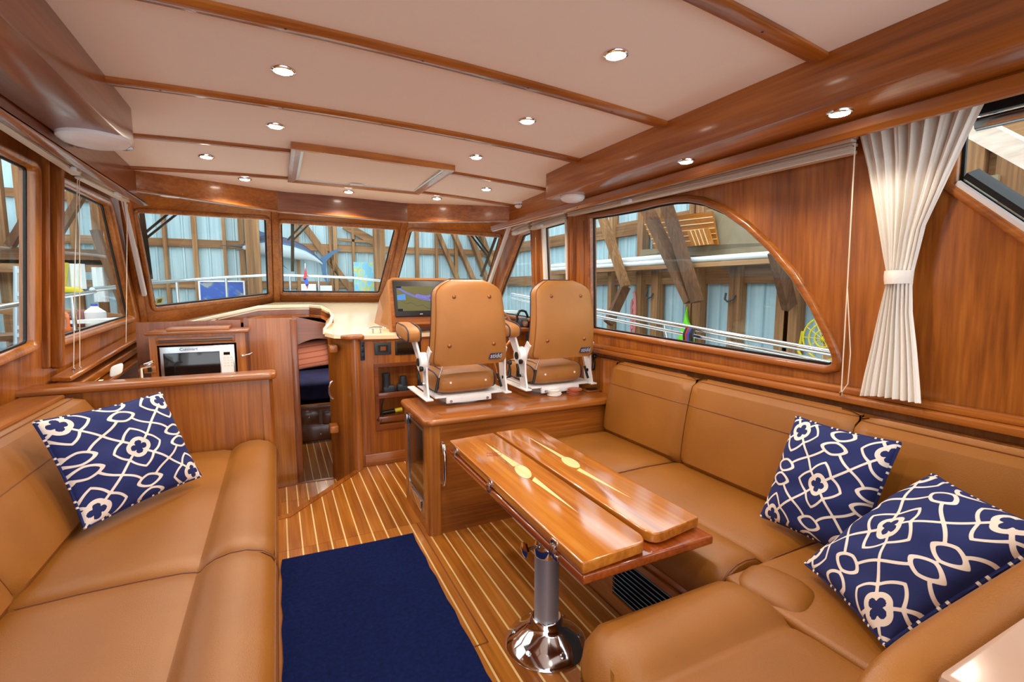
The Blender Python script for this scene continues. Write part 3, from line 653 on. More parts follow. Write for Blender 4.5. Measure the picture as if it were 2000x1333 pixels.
def backrest(pts_front, thick, y0, y1, parent, name='back_cushion', zseam=None, sgn=1):
    """leaning back cushion; pts_front: (x, z) from bottom to top of its face"""
    ys = np.concatenate([[y0, y0+0.008, y0+0.03, y0+0.07], np.linspace(y0+0.12, y1-0.12, 8), [y1-0.07, y1-0.03, y1-0.008, y1]])
    def pinch(y):
        d = min(y-y0, y1-y); return 0.03*max(0, 1-d/0.07)**2
    (xb, zb), (xt, zt) = pts_front[0], pts_front[-1]
    nrm = V((zt-zb, 0, -(xt-xb))).normalized()*(-1 if sgn > 0 else 1)     # toward the room
    G = []
    for y in ys:
        row = []; pc = pinch(y)
        face = []
        for k in range(15):
            t = k/14; x = xb+(xt-xb)*t; z = zb+(zt-zb)*t
            bul = 0.02*math.sin(math.pi*min(1, max(0, t)))**0.5
            if zseam is not None: bul -= 0.012*math.exp(-((t-zseam)/0.02)**2)
            edge = 0.03*max(0, 1-min(t, 1-t)/0.08)**2
            face.append(V((x, y, z)) + nrm*(bul-pc-edge))
        up = V((xt-xb, 0, zt-zb)).normalized()
        top = [face[-1]+up*0.012-nrm*0.015, V((xt, y, zt))+up*0.02-nrm*thick*0.5-up*pc*0.5, V((xt, y, zt))-nrm*thick]
        bot = [V((xb, y, zb))-nrm*thick]
        G.append(bot+face+top)
    b = grid_surf(name, G, 'leather', parent)
    for row in (G[0], G[-1]): mesh_obj('end', row, [tuple(range(len(row)))], 'leather', b)
    tube('seam', [r[15]+nrm*0.002 for r in G], 0.003, 'leather_seam', b, n=6)
    if zseam is not None:
        k = 1+round(zseam*14); tube('seam', [r[k]+nrm*0.0 for r in G], 0.003, 'leather_seam', b, n=6)
    return b
backrest([(-0.745, 0.49), (-0.955, 0.895)], 0.13, 1.93, 3.27, ps, zseam=0.62, sgn=-1)
backrest([(-0.745, 0.49), (-0.955, 0.895)], 0.13, -0.7, 1.92, ps, zseam=0.62, sgn=-1)

# --- starboard settee
ss = thing('corner_settee', 'tan leather corner settee under the arched window', 'sofa', (1.6, 1.5, 0))
box('base', (1.315, 0.2, 0), (2.08, 2.595, 0.36), 'cherry_y', ss); box('base', (0.75, 0.22, 0), (1.315, 1.0, 0.36), 'cherry_x', ss)
box('kick_trim', (1.300, 1.02, 0.33), (1.316, 2.595, 0.35), 'cherry_y', ss)
def seat_s(prof, y0, y1, ox=0, flip=True, axis='y', name='seat_cushion'):
    ts = np.concatenate([[y0, y0+0.006, y0+0.02, y0+0.05], np.linspace(y0+0.1, y1-0.1, 10), [y1-0.05, y1-0.02, y1-0.006, y1]])
    ins_ = lambda t: 0.022*max(0, 1-min(t-y0, y1-t)/0.05)**2
    def pt(a, z, t):
        i = ins_(t); a2 = a + (i if a < prof[-1][0]+0.15 else 0); z2 = z-i if z > 0.45 else z
        return V((a2, t, z2)) if axis == 'y' else V((t, prof_off-a2, z2))
    G = [[pt(a, z, t) for a, z in prof] for t in ts]
    s = grid_surf(name, G, 'leather', ss)
    for row in (G[0], G[-1]): mesh_obj('end', row, [tuple(range(len(row)))], 'leather', s)
    for row in (G[1], G[-2]): tube('seam', [p+V((0, 0, 0.001)) for p in row[1:]], 0.0035, 'leather_seam', s, n=6)
    return s
def sprof(front, back, w=0.235):
    f = front; return [(back, 0.38), (back, 0.485), (back-0.05, 0.499), ((f+w+back)/2, 0.504), (f+w+0.05, 0.500), (f+w+0.012, 0.494), (f+w, 0.490), (f+w-0.012, 0.494), (f+w-0.03, 0.508), (f+w-0.07, 0.524), (f+w-0.12, 0.530), (f+0.07, 0.524), (f+0.035, 0.508), (f+0.010, 0.478), (f, 0.44), (f+0.004, 0.39), (f+0.02, 0.345), (f+0.05, 0.34)]
seat_s(sprof(1.285, 1.99), 1.955, 2.597); seat_s(sprof(1.285, 1.99), 1.062, 1.95)
# corner cushion: flat with a short rounded bolster on its inner corner
cc = cushion_block('seat_cushion', (1.30, 0.30, 0.37), (1.99, 1.057, 0.497), 'leather', ss, r=0.022, crown=0.008)
pad('bolster', (1.395, 0.935, 0.470), (0.098, 0.03, 0.0), (-0.02, 0.115, 0), (0, 0, 0.060), 'leather', cc, ex=3.0, ez=2.4, n=18)
tube('seam', [(1.302, y, 0.482) for y in np.linspace(0.33, 1.03, 8)], 0.004, 'leather_seam', cc, n=6); tube('seam', [(x, 1.055, 0.482) for x in np.linspace(1.33, 1.96, 8)], 0.004, 'leather_seam', cc, n=6)
# aft leg, facing forward, free end to port
prof_off = 2.35
pr = [(prof_off-y, z) for y, z in [(0.30, 0.38), (0.30, 0.49), (0.36, 0.504), (0.55, 0.508), (0.74, 0.506), (0.79, 0.500), (0.805, 0.494), (0.82, 0.497), (0.84, 0.510), (0.88, 0.526), (0.94, 0.532), (1.0, 0.522), (1.04, 0.500), (1.065, 0.465), (1.07, 0.42), (1.06, 0.37), (1.04, 0.34), (1.0, 0.335)]]
pr = pr
ts = np.concatenate([[0.675, 0.679, 0.69, 0.71, 0.74, 0.78], np.linspace(0.84, 1.20, 7), [1.25, 1.275, 1.288, 1.292]])
G = []
for t in ts:
    i = 0.10*max(0, 1-(t-0.675)/0.11)**2.2; j = 0.02*max(0, 1-(1.292-t)/0.05)**2
    G.append([V((t, min(prof_off-a, 9) - (i+j if prof_off-a > 0.9 else 0), z - (i*0.75+j if z > 0.43 else 0))) for a, z in pr])
al = grid_surf('seat_cushion', G, 'leather', ss)
for row in (G[0], G[-1]): mesh_obj('end', row, [tuple(range(len(row)))], 'leather', al)
tube('seam', [p for p in G[1][1:]], 0.0035, 'leather_seam', al, n=6)
BKF = [(1.925, 0.49), (2.005, 0.955)]
backrest(BKF, 0.09, 1.905, 2.597, ss, zseam=0.68, sgn=1); backrest(BKF, 0.09, 1.075, 1.90, ss, zseam=0.68, sgn=1)
backrest([(1.925, 0.49), (1.985, 0.945)], 0.10, 0.25, 1.065, ss, sgn=1)
# aft back cushion and the ledge behind it
ab = pad('back_cushion', (1.32, 0.325, 0.745), (0.70, 0.012, 0.0), (0, -0.02, 0.225), (0, 0.050, 0.006), 'leather', ss, ex=9, ez=4, n=24)
tag(box('aft_ledge', (0.70, -0.30, 0.945), (2.05, 0.262, 0.985), 'ledge_wood_glare', bev=0.012), 'glossy wood ledge with painted-in pale glare behind the aft settee back', 'ledge')
# louvre vent in the settee base
vt = thing('louvre_vent', 'dark louvred vent in a wood frame on the settee base', 'vent', (1.31, 1.45, 0.08))
slab('frame', [(1.300, 1.05, 0.05), (1.300, 1.68, 0.05), (1.300, 1.68, 0.31), (1.300, 1.05, 0.31)], [[(1.300, 1.09, 0.08), (1.300, 1.64, 0.08), (1.300, 1.64, 0.28), (1.300, 1.09, 0.28)]], (0.014, 0, 0), 'cherry_y', vt)
box('backing', (1.311, 1.09, 0.08), (1.3145, 1.64, 0.28), 'black', vt)
for k in range(9): obox('slat', (1.304, 1.365, 0.092+k*0.0222), (0, 0.274, 0), (0.006, 0, -0.007), (0.0012, 0, 0.0010), 'dark_blue_vent', vt)

# --- helm seat cabinet
hc = thing('helm_cabinet', 'cherry cabinet carrying the two helm chairs', 'cabinet', (1.4, 2.9, 0))
slab('side', [(0.742, 2.68, 0.0), (0.742, 3.20, 0.0), (0.742, 3.20, 0.665), (0.742, 2.68, 0.665)], [[(0.742, 2.72, 0.06), (0.742, 3.14, 0.06), (0.742, 3.14, 0.63), (0.742, 2.72, 0.63)]], (0.03, 0, 0), 'cherry_z', hc)
box('aft_panel', (0.80, 2.635, 0), (2.06, 2.66, 0.665), 'cherry_x', hc)
extr('corner_post', rounded([(0.735, 2.625, 0), (0.81, 2.625, 0), (0.81, 2.70, 0), (0.735, 2.70, 0)], [0.035, 0, 0, 0], 6), (0, 0, 0.665), 'cherry_z', hc)
box('front_panel', (0.745, 3.17, 0), (2.06, 3.20, 0.665), 'cherry_x', hc)
extr('top', rounded([(0.715, 2.60, 0.665), (2.09, 2.60, 0.665), (2.09, 3.225, 0.665), (0.715, 3.225, 0.665)], [0.06, 0, 0, 0.05], 6), (0, 0, 0.04), 'cherry_x', hc, bev=0.016, seg=3)
box('end_board', (0.728, 2.63, 0.7045), (0.83, 3.20, 0.7058), 'cherry_y', hc)
hd = tube('handle', [(0.825, 2.63, 0.555), (0.825, 2.60, 0.55), (0.825, 2.585, 0.50), (0.825, 2.58, 0.43), (0.825, 2.585, 0.36), (0.825, 2.60, 0.31), (0.825, 2.63, 0.305)], 0.012, 'chrome', hc, n=10)
fr = thing('drink_fridge', 'small dark glass drinks fridge in the side of the helm cabinet', 'fridge', (0.76, 2.93, 0.06))
box('case', (0.755, 2.725, 0.062), (1.25, 3.135, 0.628), 'black', fr)
slab('door_frame', [(0.742, 2.73, 0.065), (0.742, 3.13, 0.065), (0.742, 3.13, 0.625), (0.742, 2.73, 0.625)], [[(0.742, 2.75, 0.17), (0.742, 3.11, 0.17), (0.742, 3.11, 0.605), (0.742, 2.75, 0.605)]], (0.012, 0, 0), 'steel', fr)
box('door_glass', (0.747, 2.75, 0.17), (0.753, 3.11, 0.605), 'black_gloss', fr)
box('hinge', (0.728, 3.09, 0.56), (0.742, 3.14, 0.63), 'steel', fr, bev=0.004)
box('lower_latch', (0.735, 2.80, 0.08), (0.742, 3.05, 0.15), 'chrome', fr, bev=0.004)

# --- helm console
hco = thing('helm_console', 'cherry helm console with switch panels and a cubby', 'console', (1.2, 4.0, 0))
FY = 3.955
def fx(px, py, dy=0): return at(px, py, y=FY+dy)
c0, c1 = fx(730, 711), fx(835, 829)
hole = [(c0.x+0.03, FY, c1.z+0.03), (c1.x-0.03, FY, c1.z+0.03), (c1.x-0.03, FY, c0.z-0.03), (c0.x+0.03, FY, c0.z-0.03)]
slab('face', [(0.56, FY, 0), (2.06, FY, 0), (2.06, FY, 1.055), (0.56, FY, 1.055)], [hole], (0, 0.02, 0), 'cherry_z', hco)
box('cubby_back', (c0.x, FY+0.11, c1.z), (c1.x, FY+0.12, c0.z), 'cherry_z', hco)
box('cubby_shelf', (c0.x+0.01, FY+0.005, c1.z+0.03), (c1.x-0.01, FY+0.12, c1.z+0.045), 'cherry_x', hco)
cf = sweep('cubby_frame', [V((x, FY, z)) for x, _, z in hole], [(-0.002, -0.01), (-0.002, 0.010), (0.028, 0.010), (0.030, 0.0), (0.03, -0.01)], (0, -1, 0), 'mahogany_x', hco, smooth=False)
for pz in (fx(760, 772), fx(760, 818)): box('fiddle_rail', (hole[0][0]-0.002, FY-0.012, pz.z-0.022), (hole[1][0], FY+0.012, pz.z+0.022), 'mahogany_x', hco, bev=0.003)
sh = fx(760, 766); box('cubby_shelf', (c0.x+0.01, FY+0.005, sh.z-0.05), (c1.x-0.01, FY+0.12, sh.z-0.035), 'cherry_x', hco)
extr('column', rounded([(0.50, FY-0.075, -0.17), (0.562, FY-0.075, -0.17), (0.562, FY+0.03, -0.17), (0.41, FY+0.35, -0.17), (0.36, FY+0.32, -0.17)], [0.03, 0.025, 0, 0, 0.01], 6), (0, 0, 1.225), 'cherry_z', hco)
box('top_rail', (0.57, FY-0.012, 1.03), (2.06, FY+0.03, 1.075), 'cherry_x', hco, bev=0.01)
extr('column_cap', rounded([(0.47, FY-0.10, 1.055), (0.60, FY-0.10, 1.055), (0.60, FY+0.05, 1.055), (0.45, FY+0.16, 1.055), (0.36, FY+0.15, 1.055)], [0.04, 0.03, 0, 0.02, 0.06], 6), (0, 0, 0.035), 'cherry_x', hco, bev=0.012, seg=3)
box('baseboard', (0.585, FY-0.016, 0), (2.06, FY, 0.10), 'cherry_x', hco, bev=0.004)
# door grab frame on the port face of the column
g0, g1 = at(650, 680, y=4.1), at(652, 835, y=4.1)
for pz in (g0, g1): box('pull_block', (pz.x-0.035, 4.02, pz.z-0.03), (pz.x+0.03, 4.14, pz.z+0.03), 'cherry_x', hco, bev=0.01)
tube('grab_ring', [V((g0.x-0.01, 4.05+0.0*k, at(652, 762, y=4.05).z)) + V((-0.035*math.sin(t), 0, 0.075*math.cos(t))) for k, t in enumerate(np.linspace(0.2, math.pi-0.2, 12))], 0.008, 'chrome', hco)
def plate(name, a, b, label, cat, mats):
    p, q = fx(*a), fx(*b); t = thing(name, label, cat, ((p.x+q.x)/2, FY, (p.z+q.z)/2))
    box('plate', (p.x, FY-0.010, q.z), (q.x, FY, p.z), mats[0], t, bev=0.004); return t, p, q
t, p, q = plate('power_socket', (703, 667), (713, 704), 'narrow black power socket strip on the console column side', 'socket', ('badge_dark',))
for k in range(3):
    zz = q.z+(p.z-q.z)*(0.12+0.3*k); box('socket_face', (p.x+0.008, FY-0.013, zz), (q.x-0.008, FY-0.009, zz+0.035), 'black', t, bev=0.002)
t, p, q = plate('control_panel', (731, 670), (764, 692), 'grey bow thruster switch panel with brown centre', 'switch panel', ('charcoal',))
b2 = box('display', (p.x+0.025, FY-0.013, q.z+0.022), (q.x-0.025, FY-0.008, p.z-0.02), 'black', t); box('display_inset', (p.x+0.045, FY-0.0145, q.z+0.034), (q.x-0.045, FY-0.012, p.z-0.032), 'mahogany_x', b2)
t, p, q = plate('control_panel', (771, 667), (822, 691), 'wide black instrument panel beside the helm chair armrest', 'switch panel', ('black',))
box('display', (p.x+0.015, FY-0.013, q.z+0.015), (q.x-0.015, FY-0.009, p.z-0.015), 'black_gloss', t)
# binoculars and torch in the cubby
bc = at(770, 752, y=FY+0.06); bn = thing('binoculars', 'dark navy binoculars standing in the console cubby', 'binoculars', (bc.x, bc.y, bc.z-0.05))
lathe('eyepiece', [(0.032, 0), (0.034, 0.02), (0.030, 0.10), (0.033, 0.105), (0.033, 0.13), (0.024, 0.13)], (bc.x-0.065, bc.y, bc.z-0.03), 'charcoal', bn, n=20)
lathe('eyepiece', [(0.032, 0), (0.034, 0.02), (0.030, 0.08), (0.026, 0.10)], (bc.x+0.075, bc.y, bc.z-0.03), 'charcoal', bn, n=20)
pad('body', (bc.x-0.045, bc.y, bc.z-0.035), (0.055, 0, 0), (0, 0.035, 0), (0, 0, 0.04), 'charcoal', bn, ex=4, ez=3, n=14); pad('body', (bc.x+0.07, bc.y, bc.z-0.035), (0.05, 0, -0.01), (0, 0.035, 0), (0, 0, 0.038), 'charcoal', bn, ex=4, ez=3, n=14)
tl = at(757, 804, y=FY+0.045); tr = thing('torch', 'black and yellow torch with wrist strap on the lower cubby shelf', 'torch', (tl.x, FY+0.03, tl.z))
tube('barrel', [tl+V((-0.05, 0, -0.01)), tl+V((0.09, 0, 0.0))], 0.018, 'black', tr, n=12); tube('band', [tl+V((0.06, -0.001, 0.0)), tl+V((0.12, 0, 0.004))], 0.0195, 'yellow', tr, n=12)
tube('strap', [tl+V((-0.05, -0.03, -0.01)), tl+V((-0.08, -0.05, -0.01)), tl+V((-0.095, -0.055, -0.05)), tl+V((-0.07, -0.055, -0.065)), tl+V((-0.05, -0.05, -0.03)), tl+V((-0.055, -0.05, 0.06)), tl+V((-0.035, -0.05, 0.13)), tl+V((-0.03, -0.045, 0.16))], 0.005, 'black', tr)

# --- instrument pod with chart plotter
pod = thing('instrument_pod', 'leather sided instrument pod with a cherry face on the helm dash', 'instrument housing', (1.2, 4.1, 1.07))
PY = 4.03; PN = V((0, -1, 0.16)).normalized(); PPL = ((1.2, PY, 1.08), tuple(PN))
def pf(px, py): return at(px, py, pl=PPL)
fl, ft, fb = pf(757, 600), pf(800, 545), 1.08
rimx = pf(905, 560).x-0.3
face = rounded([pf(764, 655), V((rimx+0.3, pf(905, 648).y, pf(905, 648).z)), V((rimx+0.3, pf(900, 548).y, pf(900, 546).z)), pf(757, 544)], [0, 0, 0.03, 0.06], 6)
extr('face', face, -PN*0.03, 'cherry_x', pod)
sweep('face_trim', face, [(-0.012, -0.03), (-0.012, 0.006), (0.006, 0.006), (0.008, -0.03)], PN, 'leather_chair', pod)
w0, w1, w2, w3 = pf(764, 655), pf(757, 548), at(738, 600, y=4.75), at(729, 645, y=4.3)
mesh_obj('leather_side', [pf(764, 655)+V((0, 0.01, 0)), pf(759, 545)+V((0, 0.01, 0)), at(741, 585, y=4.7), at(729, 640, y=4.35)] + [v+V((0.05, 0, 0)) for v in (pf(764, 655)+V((0, 0.01, 0)), pf(759, 545)+V((0, 0.01, 0)), at(741, 585, y=4.7), at(729, 640, y=4.35))], [(0, 1, 2, 3), (7, 6, 5, 4), (0, 4, 5, 1), (1, 5, 6, 2), (2, 6, 7, 3), (3, 7, 4, 0)], 'leather_chair', pod)
mesh_obj('hood', [pf(759, 545), V((rimx+0.3, pf(900, 548).y, pf(900, 546).z)), V((rimx+0.3, 4.75, 1.30)), at(741, 585, y=4.7)], [(0, 1, 2, 3)], 'leather_chair', pod)
mo = thing('chart_plotter', 'black framed chart plotter screen showing a sea chart', 'screen', (1.1, PY, 1.2))
q4 = [pf(766, 549), pf(772, 620), pf(772, 620)+V((0.50, 0, 0)), pf(766, 549)+V((0.50, 0, 0))]
extr('bezel', rounded([p+PN*0.002 for p in q4], 0.01), PN*0.012, 'black', mo, bev=0.003)
n = 90; G = []; A = []
o_, ux, uy = q4[1]+PN*0.016, (q4[2]-q4[1]), (q4[0]-q4[1])
for i in range(n):
    row = []
    for j in range(n):
        u, w = i/(n-1), j/(n-1); row.append(o_+ux*(0.05+0.9*u)+uy*(0.16+0.68*w)); val = 0.9
        cx = 0.62-0.55*u+0.5*u*u
        if u < 0.16 and abs(w-0.52-0.05*math.sin(9*u)) < 0.12: val = 0.35
        if abs(w-(0.98-1.5*u+1.05*u*u)) < 0.05: val = 0.5
        if abs(w-(0.98-1.5*u+1.05*u*u)) < 0.015: val = 0.2
        if u > 0.35 and abs(w-0.60-0.03*math.sin(20*u)) < 0.06: val = 0.5 if (i % 5) else 0.2
        if abs(w-(0.42-0.5*u+0.04*math.sin(30*u))) < 0.012: val = 0.65
        if u < 0.10 and (w < 0.10 or w > 0.93): val = 0.05
        A.append(val)
    G.append(row)
grid_surf('screen', G, 'chart_screen', mo, attr=A, smooth=False)
mk = pf(822, 614)+PN*0.016; obox('maker_mark', mk, (0.012, 0, 0), (0, 0.0005, 0.002), (0, -0.0005, 0), 'white_plastic', mo)
box('shelf', (pf(772, 628).x, PY-0.12, pf(800, 630).z-0.02), (rimx+0.3, PY+0.0, pf(800, 630).z), 'cherry_x', pod, bev=0.006)
cl = thing('cleat', 'small chrome cleat rail on the console top beside the instrument pod', 'cleat', (0.8, 4.0, 1.08)); ca = at(735, 641, y=4.0)
tube('bar', [ca+V((-0.08, 0, -0.003)), ca+V((-0.03, 0, 0.004)), ca+V((0.03, 0, 0.004)), ca+V((0.08, 0, -0.003))], 0.009, 'chrome', cl, radii=[0.005, 0.010, 0.010, 0.005]); [tube('foot', [ca+V((s_, 0, 0)), ca+V((s_, 0, -0.075))], 0.007, 'chrome', cl) for s_ in (-0.03, 0.03)]
# wheel and throttle
wc = at(985, 628, y=3.72); wh = thing('steering_wheel', 'wooden rimmed steering wheel on the helm console', 'wheel', (wc.x, wc.y, wc.z))
WCN = V((0, -0.94, 0.34)); U_, W_ = V((1, 0, 0)), V((0, 0.34, 0.94))
wc0 = wc + V((-0.11, 0.0, -0.06))
tube('rim', [wc0+U_*(0.185*math.cos(t))+W_*(0.185*math.sin(t)) for t in np.linspace(0, 2*math.pi, 40)[:-1]], 0.013, 'cherry_x', wh, closed=True)
for t in (0.6, 2.5, 4.7): tube('spoke', [wc0, wc0+U_*(0.18*math.cos(t))+W_*(0.18*math.sin(t))], 0.009, 'chrome', wh)
lathe('hub', [(0.045, -0.02), (0.05, 0.0), (0.03, 0.025), (0.0, 0.03)], wc0, 'chrome', wh, axis=WCN, n=24); tube('shaft', [wc0, wc0-WCN*0.30], 0.02, 'brushed', wh)
tc_ = at(1020, 632, y=4.02); th_ = thing('throttle', 'black double lever throttle on the helm console', 'throttle', tuple(tc_+V((0, 0, -0.05))))
pad('body', tc_, (0.055, 0, 0), (0, 0.05, 0), (0, 0, 0.055), 'charcoal', th_, ex=4, ez=3, n=14)
tube('lever', [tc_+V((-0.05, 0, 0.0)), tc_+V((-0.055, 0.0, 0.07)), tc_+V((-0.03, 0, 0.115)), tc_+V((0.0, 0, 0.12))], 0.012, 'black', th_); tube('lever', [tc_+V((0.05, 0, 0.0)), tc_+V((0.055, 0.0, 0.07)), tc_+V((0.035, 0, 0.11)), tc_+V((0.005, 0, 0.12))], 0.012, 'black', th_)
lathe('gauge', [(0.03, 0), (0.03, 0.012), (0.0, 0.012)], tc_+V((0, -0.05, 0.0)), 'steel', th_, axis=(0, -1, 0.3), n=20)
box('sub_dash', (1.35, 3.86, 1.06), (2.06, 4.4, at(1020, 640, y=3.95).z), 'cherry_x', hco, bev=0.008)

# --- helm seats
def helm_seat(loc, label):
    X, Y, Z = loc
    t = thing('helm_chair', label, 'chair', loc, 'helm chairs')
    P = lambda x, y, z: V((X+x, Y+y, Z+z))
    def bx(nm, lo, hi, mt, par=t, bev=0.004): return box(nm, P(*lo), P(*hi), mt, par, bev=bev)
    lathe('swivel_base', [(0.15, 0), (0.15, 0.018), (0.14, 0.028), (0.10, 0.032), (0.10, 0.05)], P(0.02, 0.02, 0), 'white_paint', t)
    bx('tray', (-0.22, -0.17, 0.052), (0.25, 0.26, 0.064), 'white_paint')
    rb = bx('rear_bracket', (-0.15, -0.185, 0.018), (0.16, -0.165, 0.062), 'white_paint')
    for x in (-0.12, 0.13): lathe('bolt', [(0.009, 0), (0.009, 0.006)], P(x, -0.185, 0.032), 'steel', rb, axis=(0, -1, 0), n=12)
    sc = pad('seat_cushion', P(0.0, 0.06, 0.145), (0.225, 0, 0), (0, 0.245, 0), (0, 0, 0.085), 'leather_chair', t, ex=5, ez=3.2, n=24)
    # piping loops over the cushion
    def loop(x, rr=0.0045):
        pts = []
        for k in range(36):
            a = 2*math.pi*k/36; sp_ = lambda w, e: math.copysign(abs(w)**e, w)
            sx = (1-abs(x/0.225)**3.2)**(1/3.2) if abs(x) < 0.224 else 0.2
            pts.append(P(x, 0.06+sp_(math.cos(a), 2/3.6)*0.245*max(0.9, sx), 0.145+sp_(math.sin(a), 2/3.2)*0.085*sx*1.01))
        return tube('piping', pts, rr, 'navy_piping', sc, n=6, closed=True)
    for x in (-0.195, -0.15, 0.15, 0.195): loop(x)
    for x in (-0.12, 0.12): lathe('snap', [(0.008, 0), (0.007, 0.004), (0, 0.005)], P(x, -0.182, 0.15), 'white_plastic', sc, axis=(0, -1, 0), n=12)
    # backrest: rounded shell with tapering sides, leaning aft
    b0, b1 = 0.268, 0.80; out = []
    zs = np.linspace(0, 1, 26)
    def halfw(s):
        base = 0.262 - 0.035*s
        if s > 0.80: base -= 0.115*((s-0.80)/0.20)**2.6
        if s < 0.05: base -= 0.02*(1-s/0.05)
        return base
    G = []
    for s in zs:
        hwid = halfw(s); z = b0+(b1-b0)*(s if s < 0.97 else 0.97+(s-0.97)*1.0); yb = -0.245 - 0.05*math.sin(math.pi*min(1, s*1.1))*0.6 + 0.02*s
        if s > 0.9: yb += 0.035*((s-0.9)/0.1)**2
        depth = 0.115*(1-0.25*s)
        ring = []
        for k in range(40):
            a = 2*math.pi*k/40; e = 2/4.5
            cx = math.copysign(abs(math.cos(a))**e, math.cos(a)); cy = math.copysign(abs(math.sin(a))**e, math.sin(a))
            # aft face narrower than the front face
            wv = hwid*(1.0 if cy > 0 else 1.0-0.07*(-cy))
            ring.append(P(wv*cx, yb+depth/2+depth/2*cy, z))
        G.append(ring)
    verts = [p for r in G for p in r]; faces = []; K = 40
    for i in range(len(G)-1):
        for k in range(K): faces.append((i*K+k, i*K+(k+1) % K, (i+1)*K+(k+1) % K, (i+1)*K+k))
    faces += [tuple(range(K)), tuple(range((len(G)-1)*K, len(G)*K))]
    bk = mesh_obj('backrest', verts, faces, 'leather_chair', t, smooth=True, autos=70)
    fr_ = [G[i][k] for i in range(len(G)) for k in (19,)]; fl_ = [G[i][k] for i in range(len(G)) for k in (1,)]
    edge = [g[18] + V((-0.002, 0, 0)) for g in G] + [G[-1][k] + V((0, 0, 0.003)) for k in range(17, 3, -1)] + [g[2] + V((0.002, 0, 0)) for g in G[::-1]]
    tube('piping', edge, 0.005, 'navy_piping', bk, n=6)
    tube('seam', [g[22]+V((-0.001, -0.001, 0)) for g in G], 0.0025, 'leather_seam', bk, n=5)
    for x, s in ((-0.11, 0.82), (0.125, 0.82), (-0.15, 0.23), (0.145, 0.23)):
        i = int(round(s*25)); y = min(p.y for p in G[i]); lathe('button', [(0.013, 0), (0.012, 0.004), (0.006, 0.008), (0, 0.009)], V((X+x, y+0.002, G[i][0].z)), 'copper_stud', bk, axis=(0, -1, 0), n=14)
    yb_ = min(p.y for p in G[3]); bz = G[3][0].z - 0.015
    bd = extr('badge', rounded([V((X+0.108, yb_-0.001, bz-0.018)), V((X+0.192, yb_-0.001, bz-0.018)), V((X+0.208, yb_-0.001, bz+0.018)), V((X+0.124, yb_-0.001, bz+0.018))], 0.006), (0, -0.004, 0), 'badge_dark', bk)
    text_obj('lettering', 'stidd', (X+0.158, yb_-0.0052, bz), (1, 0, 0), (0, 0, 1), 0.040, 'silver_print', bd, shear=0.25)
    # side frames with hubs and arms
    for s in (-1, 1):
        xs = 0.262*s
        fpoly = [P(xs, -0.20, 0.055), P(xs, -0.10, 0.055), P(xs, -0.085, 0.20), P(xs, -0.06, 0.31), P(xs, -0.12, 0.34), P(xs, -0.165, 0.30), P(xs, -0.17, 0.16)]
        extr('side_frame', rounded(fpoly, 0.02, 3), (0.012*s, 0, 0), 'white_paint', t)
        beam('foot_rail', P(xs+0.006*s, -0.22, 0.058), P(xs+0.006*s, 0.25, 0.058), 0.05, 0.012, 'white_paint', t, bev=0.003)
        if s < 0: lathe('hub', [(0.062, 0), (0.062, 0.03), (0.055, 0.042), (0.02, 0.044)], P(xs, -0.11, 0.285), 'white_paint', t, axis=(s, 0, 0), n=28)
        if s < 0: lathe('hub_cap', [(0.026, 0.044), (0.026, 0.05), (0.0, 0.05)], P(xs, -0.11, 0.285), 'black', t, axis=(s, 0, 0), n=20)
        extr('back_bracket', [P(xs-0.012*s, -0.15, 0.25), P(xs-0.012*s, -0.07, 0.27), P(xs-0.012*s, -0.17, 0.39), P(xs-0.012*s, -0.22, 0.36)], (0.010*s, 0, 0), 'white_paint', t)
        xa = 0.335*s
        if s < 0: extr('arm_bracket', [P(xs+0.03*s, -0.14, 0.31), P(xs+0.03*s, -0.06, 0.31), P(xs+0.05*s, 0.0, 0.425), P(xs+0.05*s, -0.11, 0.425)], (0.014*s, 0, 0), 'white_paint', t)
        if s < 0: arm = pad('armrest', P(xa, 0.02, 0.468), (0.052, 0, 0), (0, 0.17, 0.018), (0, -0.004, 0.048), 'leather_chair', t, ex=5, ez=3.5, n=18)
        for q in ((-0.040, 0.040) if s < 0 else ()):
            tube('piping', [P(xa+q, 0.02+0.165*math.copysign(abs(math.cos(a))**0.5, math.cos(a)), 0.468+0.017*math.cos(a)+0.048*math.copysign(abs(math.sin(a))**0.55, math.sin(a))) for a in np.linspace(0, 2*math.pi, 28)[:-1]], 0.004, 'navy_piping', arm, n=6, closed=True)
        # gas strut and adjusting lever
        tube('gas_strut', [P(0.225*s, -0.20, 0.10), P(0.20*s, -0.19, 0.19)], 0.009, 'black', t); tube('strut_rod', [P(0.20*s, -0.19, 0.19), P(0.17*s, -0.20, 0.29)], 0.005, 'chrome', t)
        lv = tube('lever', [P(xs+0.02*s, -0.14, 0.15), P(xs+0.05*s, -0.14, 0.15), P(xs+0.052*s, -0.145, 0.20), P(xs+0.055*s, -0.13, 0.23)], 0.010, 'black', t, radii=[0.012, 0.014, 0.010, 0.007])
        lathe('pivot', [(0.012, 0), (0.012, 0.03)], P(xs, -0.14, 0.15), 'steel', t, axis=(s, 0, 0), n=12)
        lathe('knob', [(0.013, 0), (0.017, 0.006), (0.017, 0.02), (0.0, 0.022)], P(xs+0.03*s, -0.165, 0.25), 'black', t, axis=(s, 0, 0), n=14)
    return t
helm_seat((1.085, 3.06, 0.705), 'tan leather helm chair beside the cabinet fridge, nearer the companionway')
helm_seat((1.775, 3.06, 0.705), 'tan leather helm chair beside the coasters, nearer the arched window')
